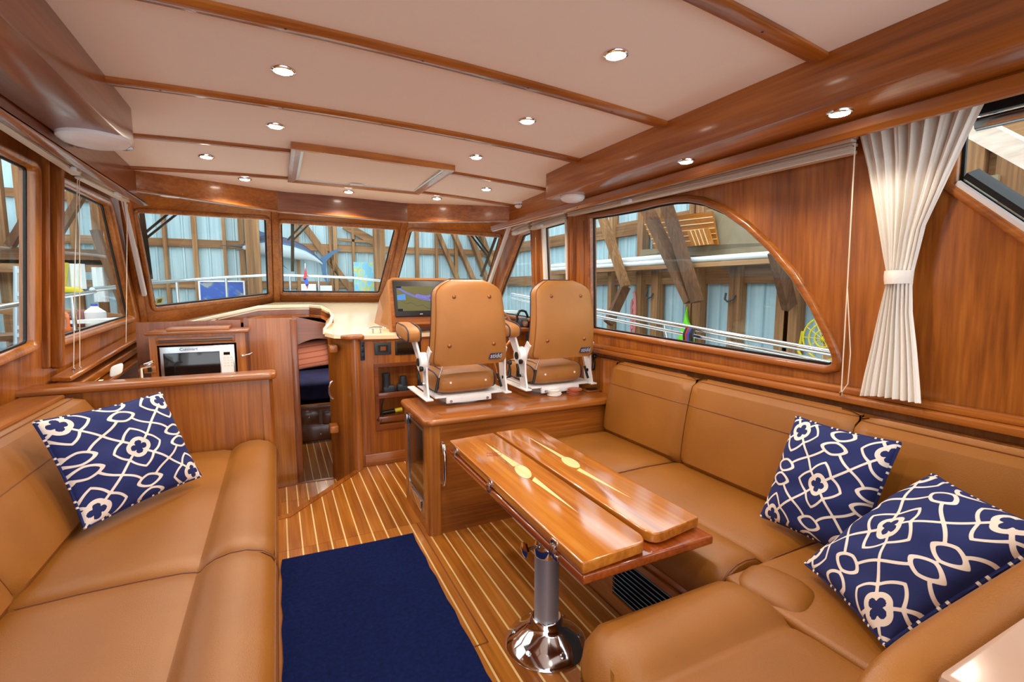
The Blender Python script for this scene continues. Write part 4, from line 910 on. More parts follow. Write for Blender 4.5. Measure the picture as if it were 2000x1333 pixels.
# coasters and tray
def coasters(c, n, mt, label, grp, r=0.05, h=0.0085):
    for k in range(n):
        j = V((random.uniform(-0.006, 0.006), random.uniform(-0.006, 0.006), k*h))
        tag(lathe('coaster', [(r-0.005, 0), (r, h*0.35), (r, h*0.65), (r-0.005, h-0.0003)], c+j, mt, None, n=24), label % ('first', 'second', 'third', 'fourth', 'fifth', 'sixth', 'seventh')[n-1-k], 'coaster', grp)
coasters(at(1082, 772, z=0.706), 5, 'coaster_white', 'round white coaster, %s from the top of the stack by the helm chair', 'white coasters')
coasters(at(1121, 770, z=0.706), 7, 'coaster_copper', 'round copper red coaster, %s from the top of the stack beside the white ones', 'copper coasters', h=0.006)
tray = at(1155, 764, z=0.706); tg = thing('key_tray', 'flat brown wooden tray on the helm cabinet by the wall', 'tray', tuple(tray)); box('board', tray+V((-0.06, -0.04, 0)), tray+V((0.06, 0.05, 0.01)), 'mahogany_x', tg, bev=0.002); box('phone', tray+V((-0.03, -0.02, 0.01)), tray+V((0.04, 0.03, 0.018)), 'black', tg, bev=0.003)

# --- table
tb = thing('table', 'varnished folding saloon table with holly inlay on a metal pedestal', 'table', (0.93, 1.6, 0))
TZ = 0.655
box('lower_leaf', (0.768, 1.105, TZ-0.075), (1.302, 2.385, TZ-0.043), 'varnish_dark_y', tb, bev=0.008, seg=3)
l1 = extr('leaf', rounded([(0.762, 1.10, TZ-0.036), (1.005, 1.115, TZ-0.036), (1.03, 1.15, TZ-0.036), (1.045, 2.39, TZ-0.036), (0.782, 2.365, TZ-0.036)], [0.01, 0.05, 0.05, 0.008, 0.008], 5), (0, 0, 0.036), 'varnish_y', tb, bev=0.011, seg=4)
l2 = extr('leaf', rounded([(1.055, 1.13, TZ-0.036), (1.295, 1.165, TZ-0.036), (1.305, 2.395, TZ-0.036), (1.062, 2.395, TZ-0.036)], [0.06, 0.01, 0.008, 0.008], 5), (0, 0, 0.036), 'varnish_y', tb, bev=0.011, seg=4)
def inlay(px_list, par):
    pts = [at(a, b, z=TZ+0.0004) for a, b in px_list]
    extr('inlay', pts, (0, 0, 0.0004), 'holly', par)
Z4 = lambda a, b: (760+a*0.32, 740+b*0.32)
inlay([Z4(586, 393), Z4(800, 527), Z4(757, 537)], l1); inlay([Z4(888, 600), Z4(872, 622), Z4(1160, 824)], l1); inlay([Z4(818+52*math.cos(t)+8*math.sin(t)*0, 568+36*math.sin(t)+20*math.cos(t)) for t in np.linspace(0, 2*math.pi, 24)[:-1]], l1)
inlay([Z4(848, 356), Z4(1072, 478), Z4(1050, 485)], l2); inlay([Z4(1163, 546), Z4(1145, 560), Z4(1490, 738)], l2); inlay([Z4(1108+57*math.cos(t), 512+26*math.sin(t)+22*math.cos(t)) for t in np.linspace(0, 2*math.pi, 24)[:-1]], l2)
st0 = at(*Z4(640, 462), z=TZ+0.0005); text_obj('stamp', 'HZ', st0, (0.9, -0.3, 0), (0.3, 0.9, 0), 0.028, 'burgundy', l1)
sweep('stamp_frame', [st0+V((0.9*a-0.3*-b, -0.3*a+0.9*b, 0))*0.03 for a, b in ((-1.2, -0.7), (1.2, -0.7), (1.2, 0.7), (-1.2, 0.7))], [(-0.001, 0), (-0.001, 0.0008), (0.001, 0.0008), (0.001, 0)], (0, 0, 1), 'burgundy', l1)
for hy in (2.25, 1.80, 1.26):
    xh = 0.762+(hy-1.1)*0.0155
    h_ = obox('hinge', (xh-0.002, hy, TZ-0.018), (0, 0.020, 0), (0.003, 0, 0), (0, 0, 0.014), 'chrome', tb, bev=0.0025); obox('hinge_leaf', (xh-0.0, hy, TZ-0.062), (0, 0.020, 0), (0.003, 0, 0), (0, 0, 0.012), 'chrome', h_, bev=0.0025)
    for q in (-0.010, 0.0, 0.010): tube('link', [(xh-0.008, hy+q, TZ-0.022), (xh-0.014, hy+q, TZ-0.040), (xh-0.008, hy+q, TZ-0.058)], 0.0042, 'chrome', h_, n=8)
lathe('base', [(0.166, 0.0), (0.168, 0.006), (0.160, 0.018), (0.125, 0.045), (0.085, 0.078), (0.070, 0.098), (0.066, 0.112), (0.058, 0.120), (0.05, 0.12)], (0.932, 1.597, 0.0), 'chrome', tb, n=48)
for k in range(6):
    a = k*math.pi/3+0.5; lathe('bolt', [(0.012, 0), (0.012, 0.003), (0.008, 0.006), (0, 0.006)], (0.932+0.135*math.cos(a), 1.597+0.135*math.sin(a), 0.036), 'steel', tb, axis=(0.45*math.cos(a), 0.45*math.sin(a), 0.8), n=12)
lathe('column', [(0.050, 0.11), (0.050, 0.40)], (0.932, 1.597, 0), 'brushed', tb, n=36); lathe('upper_tube', [(0.040, 0.38), (0.040, 0.585)], (0.932, 1.597, 0), 'brushed', tb, n=36)
lathe('collar', [(0.051, 0.385), (0.053, 0.390), (0.053, 0.425), (0.049, 0.438), (0.046, 0.450), (0.040, 0.452)], (0.932, 1.597, 0), 'chrome', tb, n=36)
kd = V((-0.9, -0.0, 0)); kc = V((0.932, 1.597, 0.445-0.02))+kd*0.055
lk = tube('knob_stem', [kc, kc+kd*0.055], 0.007, 'chrome', tb, n=10); lathe('knob', [(0.010, 0.04), (0.030, 0.045), (0.032, 0.055), (0.012, 0.062), (0, 0.063)], kc, 'chrome', lk, axis=kd, n=6)

# --- rug
n1, n2 = 20, 26; G = []
ra, rb_, rc, rd = V((-0.045, 2.725, 0)), V((0.655, 2.70, 0)), V((0.635, 0.2, 0)), V((-0.05, 0.2, 0))
for i in range(n1+1):
    row = []
    for j in range(n2+1):
        u, w = i/n1, j/n2; p = ra.lerp(rb_, u).lerp(rd.lerp(rc, u), w)
        p.z = 0.010 + 0.0015*math.sin(9*p.x+5*p.y) + 0.004*math.exp(-((p.y-1.82-0.15*(p.x-0.6))/0.02)**2)*max(0, (p.x-0.2))
        p.x += 0.004*math.sin(40*p.y)*(1 if i in (0, n1) else 0); row.append(p)
    G.append(row)
tag(grid_surf('rug', G, 'carpet', None, thick=(0, 0, -0.008)), 'navy blue carpet runner on the teak floor', 'rug')

# --- scatter cushions with a printed trellis
def trellis(u, w, ang, sc, ou=0.0, ov=0.0):
    """signed print value around 0.5: below = cream line, above = navy"""
    c, s = math.cos(ang), math.sin(ang); x, y = (u-0.5-ou)*sc, (w-0.5-ov)*sc
    S, T = c*x+s*y, -s*x+c*y
    fs, ft = S-np.round(S), T-np.round(T); r = np.hypot(fs, ft); th = np.arctan2(ft, fs); hw = 0.0175
    pet = np.abs(np.sin(2*th))
    tri = 1-np.abs(np.mod(th, np.pi/2)-np.pi/4)/(np.pi/4); R1 = 0.235+0.115*tri**1.35; R2 = 0.128+0.026*pet; R3 = 0.088+0.026*pet-0.03*(1-pet)**2
    d = np.minimum(np.abs(r-R1)*0.93, np.abs(r-R2))
    line = np.minimum(np.abs(fs), np.abs(ft)); d = np.minimum(d, np.where(r > R2, line, 1))
    core = np.where(r < R2, np.maximum(R3-r, 0)*1.0+0.0, 1)          # cream ring around a navy quatrefoil
    d = np.where((r < R2) & (r > R3), 0.0, d); d = np.where(r <= R3, (R3-r)+0.0175, d)
    gs, gt = S-np.floor(S)-0.5, T-np.floor(T)-0.5; q = np.hypot(gs, gt)
    wav = 0.05*np.sin(2*np.pi*T); wav2 = 0.05*np.sin(2*np.pi*S)
    dual = np.minimum(np.abs(gs+wav), np.abs(gt+wav2)); d = np.minimum(d, np.where((q > 0.20) & (r > R1), dual, 1))
    e1, e2 = (gs+gt)*0.7071, (gs-gt)*0.7071
    for sg in (-1, 1):
        a = (e1-sg*0.115)/0.095; b = e2/0.175
        rr = (np.abs(a)**1.5+np.abs(b)**1.5)**(1/1.5); d = np.minimum(d, np.abs(rr-1)*0.10)
    return np.clip(0.5+(d-hw)*6.0, 0, 1)
def scatter(name, label, BL, BR, TL, T, ang=0.78, sc=1.70, ou=0.0, ov=0.0, n=170):
    BL, BR, TL = V(BL), V(BR), V(TL); ux, uy = BR-BL, TL-BL; nn = ux.cross(uy).normalized()
    t = thing(name, label, 'cushion', tuple((BL+BR)/2), 'trellis cushions')
    g = np.linspace(0, 1, n); U, W = np.meshgrid(g, g, indexing='ij'); a, b = 2*U-1, 2*W-1
    prof = (np.clip(1-a**2, 0, 1)*np.clip(1-b**2, 0, 1))**0.42
    pinch_u = 1-0.05*(1-b**2); pinch_w = 1-0.05*(1-a**2)
    rng = np.random.default_rng(int(abs(BL.x*100)))
    wr = 0.006*np.sin(7*a+3*b)*prof+0.004*np.sin(11*b-4*a)*prof
    val = trellis(U, W, ang, sc, ou, ov)
    B, X, Y, Nn = (np.array(v) for v in (BL, ux, uy, nn))
    pu, pw_ = (a*pinch_u+1)/2, (b*pinch_w+1)/2
    pos = B + pu[..., None]*X + pw_[..., None]*Y
    front = pos + (T*prof+wr)[..., None]*Nn; back = pos - (T*0.75*prof)[..., None]*Nn
    idx = np.arange(n*n).reshape(n, n); F = np.stack([idx[:-1, :-1], idx[1:, :-1], idx[1:, 1:], idx[:-1, 1:]], -1).reshape(-1, 4)
    def surf(nm, arr, flip):
        c = arr.reshape(-1, 3).mean(0); me = bpy.data.meshes.new(nm); f = F[:, ::-1] if flip else F
        me.vertices.add(n*n); me.vertices.foreach_set('co', (arr.reshape(-1, 3)-c).ravel()); me.loops.add(f.size); me.loops.foreach_set('vertex_index', f.ravel().astype(np.int32))
        me.polygons.add(len(f)); me.polygons.foreach_set('loop_start', np.arange(0, f.size, 4, dtype=np.int32)); me.update(calc_edges=True)
        me.polygons.foreach_set('use_smooth', [True]*len(f)); me.materials.append(M['trellis_print'])
        at_ = me.attributes.new('print', 'FLOAT', 'POINT'); at_.data.foreach_set('value', val.ravel())
        o = bpy.data.objects.new(nm, me); o.location = c; link(o, t); register(o); return o
    surf('front_cover', front, False); surf('back_cover', back, True)
    ring = [V(pos[i, 0]) for i in range(0, n, 3)]+[V(pos[n-1, j]) for j in range(0, n, 3)]+[V(pos[i, n-1]) for i in range(n-1, -1, -3)]+[V(pos[0, j]) for j in range(n-1, 2, -3)]
    pts = [p for k, p in enumerate(ring) if (p-ring[k-1]).length > 1e-4]
    o = tube('piping', pts, 0.006, 'trellis_print', t, n=6, closed=True)
    me = o.data; at_ = me.attributes.new('print', 'FLOAT', 'POINT'); random.seed(3)
    vals = []
    for k in range(len(pts)): vals += [0.0 if (k*7 % 23) < 4 else 1.0]*6
    at_.data.foreach_set('value', vals)
    return t
scatter('scatter_cushion', 'navy trellis cushion leaning on the half wall of the port settee', (-0.705, 2.30, 0.535), (-0.375, 2.70, 0.54), (-0.86, 2.42, 0.94), 0.075)
cA = (V((1.72, 1.235, 0.535)), V((1.71, 0.87, 0.535)))
scatter('scatter_cushion', 'navy trellis cushion upright against the settee back below the curtain', cA[0], cA[1], at(1557, 815, x=1.87), 0.085, ou=0.08, ov=-0.03)
bB = (V((1.53, 0.93, 0.545)), V((1.36, 0.61, 0.54)))
scatter('scatter_cushion', 'navy trellis cushion slumped in the settee corner in front of the upright one', bB[0], bB[1], at(1822, 928, x=1.80), 0.085, ou=-0.06, ov=0.02)

# --- curtain
ct = thing('curtain', 'off-white pleated curtain tied back in the middle', 'curtain', tuple(at(1740, 785, x=2.05)))
def cx_(px, py, dx=0): return at(px, py, x=2.045-0.03*(0)+dx)
rowsL = [(1682, 256), (1700, 330), (1716, 420), (1728, 490), (1736, 535), (1734, 560), (1722, 610), (1706, 680), (1692, 740), (1684, 778)]
rowsR = [(1932, 192), (1895, 265), (1850, 360), (1812, 440), (1790, 528), (1786, 560), (1786, 610), (1794, 680), (1800, 740), (1803, 783)]
nP = 150; G = []
for (l, r) in zip(rowsL, rowsR):
    a, b = cx_(*l), cx_(*r); w = (b-a).length; row = []
    for j in range(nP):
        u = j/(nP-1); tie = math.exp(-((l[1]-545)/40)**2)
        amp = 0.015*(1-0.55*tie)*(0.25+0.75*math.sin(math.pi*min(1, max(0, u*1.05)))**0.5)
        ph = 2*math.pi*9*(u+0.03*math.sin(5*u+0.8)); f = math.sin(ph)+0.35*math.sin(2.3*ph+1+0.002*l[1])
        p = a.lerp(b, u); p.x += -0.015-amp*f - 0.02*tie*math.sin(math.pi*u); p.z += 0.006*math.sin(3*u+1)*(l[1] > 700)*2
        row.append(p)
    G.append(row)
# refine rows
G2 = []
for i in range(len(G)-1):
    for t_ in np.linspace(0, 1, 6)[:-1]: G2.append([p.lerp(q, t_) for p, q in zip(G[i], G[i+1])])
G2.append(G[-1]); grid_surf('fabric', G2, 'curtain', ct)
tA, tB = cx_(1733, 530), cx_(1790, 528); tC, tD = cx_(1787, 554), cx_(1733, 556)
G = []
for u in np.linspace(0, 1, 14):
    off = V((-0.045*math.sin(math.pi*u)-0.02, 0, 0)); top = tA.lerp(tB, u)+off; bot = tD.lerp(tC, u)+off; G.append([top, top.lerp(bot, 0.33)+V((-0.004, 0, 0)), top.lerp(bot, 0.66)+V((-0.004, 0, 0)), bot])
grid_surf('tieback', G, 'curtain', ct, thick=(0.008, 0, 0))
tube('curtain_rail', [(1.90, 1.12, 2.02), (1.90, 0.4, 2.02)], 0.008, 'white_plastic', ct)

# --- roller and pleated blinds
def blind(a, b, nrm, label, tabs=(), h=0.055, d=0.05, folds=4):
    a, b = V(a), V(b); nrm = V(nrm); t = thing('pleated_blind', label, 'blind', tuple(a)); up = V((0, 0, 1))
    for k in range(folds):
        o = nrm*(0.012*(k % 2)); beam('pleat', a-up*(h*k/folds)+o, b-up*(h*k/folds)+o, d*0.7, h/folds*0.8, 'blind', t, up=(0, 0, 1), bev=0.001)
    beam('bottom_rail', a-up*h+nrm*0.006, b-up*h+nrm*0.006, d*0.9, 0.016, 'cream_plastic', t, up=(0, 0, 1), bev=0.003)
    for f in tabs: c = a.lerp(b, f)-up*h+nrm*0.04; box('pull_tab', c-V((0.015, 0.04, 0.012)), c+V((0.015, 0.04, 0.012)), 'white_plastic', t, bev=0.006)
    return t
def sblind(p0, p1, lab, tabs):
    a, b = at(*p0, x=2.03), at(*p1, x=2.03); zt = max(a.z, b.z); return blind(a, b, (-1, 0, 0), lab, tabs)
b1 = sblind((1114, 407), (1672, 268), 'raised off-white pleated blind above the arched window', (0.35,))
b2 = sblind((1042, 436), (1106, 415), 'raised pleated blind above the sliding helm window', (0.35,)); b3 = sblind((1004, 447), (1036, 434), 'raised pleated blind above the starboard quarter window', (0.3,))
pa, pb, pc_ = at(-300, 20, pl=PP), at(118, 305, pl=PP), at(236, 378, pl=PP)
b4 = blind(pa+NP*0.06, pb+NP*0.06, NP, 'raised pleated blind above the aft port window', (0.93,), h=0.09); b5 = blind(at(124, 318, pl=PP)+NP*0.06, pc_+NP*0.06, NP, 'raised pleated blind above the forward port window', (0.55,), h=0.07)
ca_ = at(1670, 280, x=2.0); cb_ = at(1643, 768, x=2.045)
bcord = b1; tube('cord', [ca_, at(1655, 560, x=2.02), cb_], 0.0025, 'cord_mat', bcord, n=5); tube('cord', [at(1655, 560, x=2.02), at(1661, 690, x=2.03), at(1656, 750, x=2.04), cb_], 0.002, 'cord_mat', bcord, n=5); lathe('weight', [(0.006, 0), (0.007, 0.012), (0.003, 0.016)], cb_-V((0, 0, 0.01)), 'chrome', bcord, n=10)
def pcord(pts, t):
    q = [at(*p, pl=PP)+NP*0.08 for p in pts]; tube('cord', q, 0.0022, 'cord_mat', t, n=5); lathe('weight', [(0.008, 0), (0.009, 0.02), (0.004, 0.026)], q[-1]-V((0, 0, 0.02)), 'chrome', t, n=10)
pcord([(222, 392), (221, 560), (220, 674)], b5); pcord([(117, 345), (112, 520), (110, 720)], b4); pcord([(121, 345), (122, 520), (123, 718)], b5)
def track(a, b, pl, nrm, t):
    a, b = at(*a, pl=pl)+V(nrm)*0.062, at(*b, pl=pl)+V(nrm)*0.062; beam('track', a, b, 0.035, 0.03, 'white_plastic', t, up=nrm, bev=0.004)
track((221, 388), (264, 576), PP, NP, b5); track((1007, 441), (962, 565), SP, NS, b3)

# --- downlights
def spot(p, nrm, w):
    ld = bpy.data.lights.new('downlight', 'SPOT'); ld.energy = w; ld.color = (1.0, 0.87, 0.72); ld.spot_size = math.radians(140); ld.spot_blend = 0.35; ld.shadow_soft_size = 0.03
    o = bpy.data.objects.new('downlight_lamp', ld); o.location = p-V((0, 0, 0.03)); return o
def downlight(p, label, grp, r=0.042, w=DOWNLIGHT_W):
    p = V(p); t = thing('downlight', label, 'light', tuple(p), grp)
    lathe('trim_ring', [(r*0.74, -0.004), (r*0.80, -0.009), (r*0.96, -0.006), (r, -0.001), (r, 0.004), (r*0.74, 0.004)], p, 'chrome', t, n=32)
    lathe('lens', [(0.0, -0.0125), (r*0.4, -0.0120), (r*0.66, -0.0095), (r*0.74, -0.004), (r*0.74, 0.002), (0, 0.002)], p, 'lamp', t, n=24)
    o = spot(p, None, w); link(o, t)
for px, lab in (((1203, 105), 'downlight alone in the wide headliner bay between the two aftmost beams'), ((553, 136), 'downlight two bays aft of the roof hatch on the port settee side'), ((1030, 235), 'downlight two bays aft of the roof hatch on the dining table side'), ((538, 245), 'downlight in the bay just aft of the roof hatch toward the large dome light'), ((930, 306), 'downlight in the bay just aft of the roof hatch toward the starboard soffit'), ((403, 305), 'downlight between the roof hatch and the large port dome light'), ((478, 349), 'downlight close to the port section of the windshield valance'), ((681, 374), 'downlight close to the dark red centre valance'), ((853, 387), 'downlight close to the starboard section of the windshield valance'), ((950, 369), 'downlight between the roof hatch and the white detector')): downlight(atc(*px), lab, 'headliner downlights')
for y, lab in ((-0.25, 'downlight in the aftmost headliner bay over the aft ledge'), (0.55, 'downlight in the aftmost headliner bay over the rug')): downlight(V((0.45, y, zc(0.45, y))), lab, 'headliner downlights')
for px, lab in (((1640, 219), 'downlight in the cherry soffit beside the top of the curtain'), ((1340, 314), 'downlight in the cherry soffit above the arched window')): downlight(at(*px, z=2.0375), lab, 'soffit downlights', r=0.040, w=6.0)
downlight(V(CABIN_FILL), 'added fill lamp in the dark wood ceiling of the forward cabin', None, w=22.0)  # added lamp, there only to light the berth and pillows
def dome(p, r, lab):
    t = thing('dome_light', lab, 'light', tuple(p)); lathe('rim', [(r, 0.002), (r, -0.012), (r*0.96, -0.016), (r*0.96, 0.002)], p, 'white_plastic', t, n=40); lathe('diffuser', [(r*0.96, -0.014), (r*0.85, -0.026), (r*0.5, -0.036), (0, -0.038)], p, 'white_plastic', t, n=40)
dome(at(1118, 384, z=2.0375), 0.078, 'round white dome light at the end of the starboard soffit'); dome(at(184, 268, z=2.0375), 0.115, 'large round white dome light at the end of the port soffit')
sd = thing('smoke_detector', 'small white detector on the headliner near the starboard fascia', 'detector', tuple(atc(1016, 396))); c_ = atc(1016, 396)
lathe('base', [(0.05, 0.002), (0.05, -0.015), (0.046, -0.018), (0.046, 0.002)], c_, 'white_plastic', sd, n=28); lathe('cap', [(0.046, -0.022), (0.047, -0.03), (0.03, -0.045), (0, -0.048)], c_, 'white_plastic', sd, n=28)
for k in range(14):
    a = k*2*math.pi/14; box('rib', c_+V((0.044*math.cos(a)-0.004, 0.044*math.sin(a)-0.004, -0.024)), c_+V((0.044*math.cos(a)+0.004, 0.044*math.sin(a)+0.004, -0.014)), 'charcoal', sd)
ml = at(330, 380, pl=(tuple(VT[0]), (V((-(VT[1].y-VT[0].y), VT[1].x-VT[0].x, 0)).normalized()))); lt = thing('courtesy_light', 'small white courtesy light under the port valance', 'light', tuple(ml)); pad('lens', ml+V((0, 0.04, 0)), (0.055, 0.022, 0), (-0.012, 0.03, 0), (0, 0, 0.012), 'white_plastic', lt, ex=4, ez=3, n=12); obox('base', ml+V((0, 0.045, 0.012)), (0.058, 0.023, 0), (-0.012, 0.03, 0), (0, 0, 0.006), 'white_plastic', lt, bev=0.003)

# --- roof hatch
hq = [atc(568, 276), atc(889, 323), atc(802, 377), atc(559, 353)]
hq[2] = V((hq[1].x, hq[2].y, 0)); hq[3] = V((hq[0].x, hq[3].y, 0)); hz = zc(0.55, 3.2)-0.012
hq = [V((p.x, p.y, hz)) for p in hq]
ht = thing('roof_hatch', 'roof hatch with cherry frame and white blind in the headliner', 'hatch', tuple((hq[0]+hq[2])/2))
cH = (hq[0]+hq[2])/2
sweep('frame', hq, [(-0.05, -0.012), (-0.05, 0.03), (0.0, 0.03), (0.0, -0.02), (-0.02, -0.022)], (0, 0, 1), 'cherry_x', ht, smooth=False)
inn = [cH+(p-cH)*0.90 for p in hq]; sweep('inner_frame', inn, [(-0.018, -0.010), (-0.018, 0.012), (0.006, 0.012), (0.006, -0.010)], (0, 0, 1), 'aluminium', ht, smooth=False)
slab('blind_screen', [cH+(p-cH)*0.885+V((0, 0, 0.004)) for p in hq], [], (0, 0, 0.004), 'headliner', ht)
hb = at(697, 361, z=hz-0.01); box('handle', hb+V((-0.05, -0.012, -0.008)), hb+V((0.05, 0.012, 0.006)), 'white_plastic', ht, bev=0.006)

# ================================================================== OUTSIDE: deck, rails, wipers and the boat shed
dk = struct(box('floor_deck', (2.2, -0.75, 0.83), (2.75, 5.4, 0.86), 'deck'), 'white foredeck and side decks of the boat'); box('side_deck', (-1.75, -0.75, 0.83), (-1.45, 5.4, 0.86), 'deck', dk)
for x0, x1 in ((-1.8, -1.75), (2.7, 2.76)): box('topside', (x0, -0.75, -1.2), (x1, 4.6, 0.86), 'deck', dk)
extr('foredeck', [(-1.6, 5.35, 1.18), (2.7, 5.35, 1.18), (2.2, 7.3, 1.14), (1.2, 8.9, 1.10), (0.55, 9.4, 1.10), (-0.1, 8.9, 1.10), (-1.1, 7.3, 1.14)], (0, 0, -0.03), 'deck', dk)
def rail(name, lab, top, r=0.016, drops=(), mid=None, drop=0.5):
    t = thing(name, lab, 'railing', tuple(top[0])); tube('top_rail', top, r, 'rail_steel', t)
    for d in drops: tube('stanchion', [d, d-V((0, 0, drop))], r*0.9, 'rail_steel', t)
    if mid: tube('mid_rail', [p-V((0, 0, mid)) for p in top], r*0.7, 'rail_steel', t)
def RY(px, py, y): return at(px, py, y=y)
rt = [RY(180, 566, 5.4), RY(240, 560, 6.2), RY(290, 553, 7.0), RY(345, 549, 7.8), RY(441, 542, 8.6), RY(530, 537.5, 9.0), RY(566, 538.5, 9.0), RY(622, 540, 8.9), RY(690, 543, 8.5), RY(745, 549, 7.9), RY(800, 556, 7.0)]
rail('bow_rail', 'polished steel bow rail seen through the windshield', rt, drops=[rt[3], rt[4], rt[6], rt[7], rt[9]], r=0.022, drop=0.45)
s0, s1 = at(1000, 575, x=2.72), at(1700, 703, x=2.72)
rail('side_rail', 'polished steel side rail seen through the arched window', [s0, at(1172, 608, x=2.72), at(1400, 650, x=2.72), s1], drops=[], r=0.020, mid=0.055)
q0 = at(1296, 636, x=2.74); tube('side_rail_brace', [q0, q0+V((0, -0.12, -0.35))], 0.012, 'rail_steel', [o for o in bpy.data.objects if o.name == 'side_rail'][0])
pr0 = [at(-60, 612, x=-1.72), at(60, 588, x=-1.72), at(180, 566, y=5.4)]
rail('port_rail', 'polished steel port side rail seen through the port windows', [at(-60, 612, y=3.4), at(60, 590, y=4.0), at(112, 581, y=4.4), at(185, 570, y=5.3)], drops=[at(141, 577, y=4.8)], r=0.016, drop=0.55)
def wiper(blade, arm1, arm2, pl, nrm, lab):
    t = thing('wiper', lab, 'wiper', tuple(at(*blade[1], pl=pl))); o = -V(nrm)*0.06
    beam('blade', at(*blade[0], pl=pl)+o, at(*blade[1], pl=pl)+o, 0.03, 0.02, 'black', t, up=nrm)
    for a in (arm1, arm2): tube('arm', [at(*a[0], pl=pl)+o*1.3, at(*a[1], pl=pl)+o*1.3], 0.010, 'black', t)
wiper(((282, 412), (300, 552)), ((278, 476), (352, 414)), ((290, 478), (370, 414)), WP, NWP, 'black windshield wiper on the port pane')
wiper(((572, 425), (572, 536)), ((563, 477), (608, 428)), ((574, 477), (622, 428)), WC, NWC, 'black windshield wiper on the centre pane')
wiper(((972, 455), (938, 545)), ((905, 450), (948, 505)), ((914, 450), (954, 503)), WS, NWS, 'black windshield wiper on the starboard pane')
stk = [at(a, b, pl=WP)-V(NWP)*0.012 for a, b in ((304, 597), (306, 585), (322, 581), (319, 595))]; sk = thing('window_sticker', 'small green and cream registration sticker on the port windshield pane', 'sticker', tuple(stk[0])); extr('paper', stk, V(NWP)*0.001, 'yellow_pale', sk); ctr_ = sum(stk, V((0, 0, 0)))/4; extr('seal', [ctr_+(p-ctr_)*0.55+V(NWP)*0.001 for p in stk], V(NWP)*0.001, 'olive', sk)
# pennant on the bow rail
fp = RY(597, 548, 8.9); fg = thing('pennant', 'red and blue pennant on a staff at the bow rail', 'flag', tuple(fp)); tube('staff', [RY(596, 552, 8.9), RY(596, 515, 8.9)], 0.008, 'white_paint', fg)
def flagpiece(nm, pts, mt): extr(nm, [RY(a, b, 8.88) for a, b in pts], (0, 0.01, 0), mt, fg)
flagpiece('red_cloth', [(596, 522), (600, 535), (597, 548), (592, 545), (594, 535)], 'red'); flagpiece('blue_cloth', [(592, 545), (600, 543), (603, 556), (598, 560)], 'blue'); flagpiece('red_cloth', [(598, 556), (603, 556), (600, 566)], 'red')

# --- boat shed
FWY, SWX, PWX = 12.0, 5.6, -4.6
ground = struct(box('floor_shed', (-8, -9, -1.75), (9, 14, -1.7), 'concrete'), 'concrete floor of the boat shed')
def siding(parent, a, b, z0, z1, nrm, pitch=0.23):
    """ribbed steel sheets, one object each, between two plan points"""
    a, b = V((a[0], a[1], 0)), V((b[0], b[1], 0)); L = (b-a).length; d = (b-a)/L; nrm = V(nrm); k = 0; s = 0.0; first = None
    while s < L-0.01:
        e = min(s+pitch*4, L); prof = []
        q = s
        while q < e-0.001:
            for f, h in ((0, 0), (0.06, 0.0), (0.075, 0.025), (0.105, 0.025), (0.12, 0.0)):
                if q+f <= e: prof.append((q+f, h))
            q += pitch
        prof.append((e, 0))
        G = [[a+d*t+nrm*h+V((0, 0, z)) for z in (z0, z1)] for t, h in prof]
        grid_surf('siding_sheet', G, 'siding', parent, smooth=False, thick=nrm*-0.006); s = e
fw = struct(box('wall_shed_forward', (-6, FWY+0.12, -1.7), (8, FWY+0.16, 5.2), 'siding'), 'ribbed steel end wall of the shed'); siding(fw, (-5, FWY+0.08), (7, FWY+0.08), -1.7, 5.2, (0, -1, 0))
sw = struct(box('wall_shed_starboard', (SWX+0.12, -5, -1.7), (SWX+0.16, FWY, 4.6), 'siding'), 'ribbed steel starboard wall of the shed'); siding(sw, (SWX+0.08, -3), (SWX+0.08, FWY), -1.7, 4.6, (-1, 0, 0))
pw = struct(box('wall_shed_port', (PWX-0.16, -5, -1.7), (PWX-0.12, FWY, 2.75), 'siding'), 'ribbed steel port wall of the shed'); siding(pw, (PWX-0.08, 0), (PWX-0.08, FWY), -1.7, 2.75, (1, 0, 0))
NB = [0]
def timber(name, a, b, w, h, mt, lab, grp, up=(0, 0, 1)):
    o = beam(name, a, b, w, h, mt, None, up=up); return tag(o, lab, 'timber', grp)
def fwp(px, py, dy=0): return at(px, py, y=FWY-dy)
def mt_for(a, b, dark=False):
    d = V(b)-V(a); ax = 'xyz'[max(range(3), key=lambda i: abs(d[i]))]; return ('lumber_dark_' if dark else 'lumber_')+ax
def fstud(px0, w, px_t=None):
    p = fwp(px0, 500); a, b = V((p.x, FWY-0.02, -1.7)), V((p.x, FWY-0.02, 5.0)); timber('wall_stud', a, b, w, 0.10, mt_for(a, b), 'upright stud on the steel end wall of the shed', 'end wall studs', up=(0, 1, 0))
for px0, w in ((325, 0.07), (383, 0.09), (440, 0.06), (473, 0.10), (582, 0.07), (646, 0.06), (655, 0.09), (690, 0.06), (814, 0.09), (852, 0.06), (890, 0.08)): fstud(px0, w)
for px0, w in ((495, 0.26), (741, 0.24)):
    p = fwp(px0, 500, 0.55); a, b = V((p.x, FWY-0.55, -1.7)), V((p.x, FWY-0.55, 5.0)); timber('shed_post', a, b, w, 0.2, 'lumber_z', 'thick timber post in front of the shed end wall', 'end wall posts', up=(0, 1, 0))
for py0, x0, x1 in ((476, -4.6, 5.6), (556, -4.6, 5.6), (400, -4.6, 5.6)):
    z = fwp(400, py0).z; a, b = V((x0, FWY+0.03, z)), V((x1, FWY+0.03, z)); timber('wall_girt', a, b, 0.06, 0.16, 'lumber_x', 'long horizontal girt across the shed end wall', 'end wall girts')
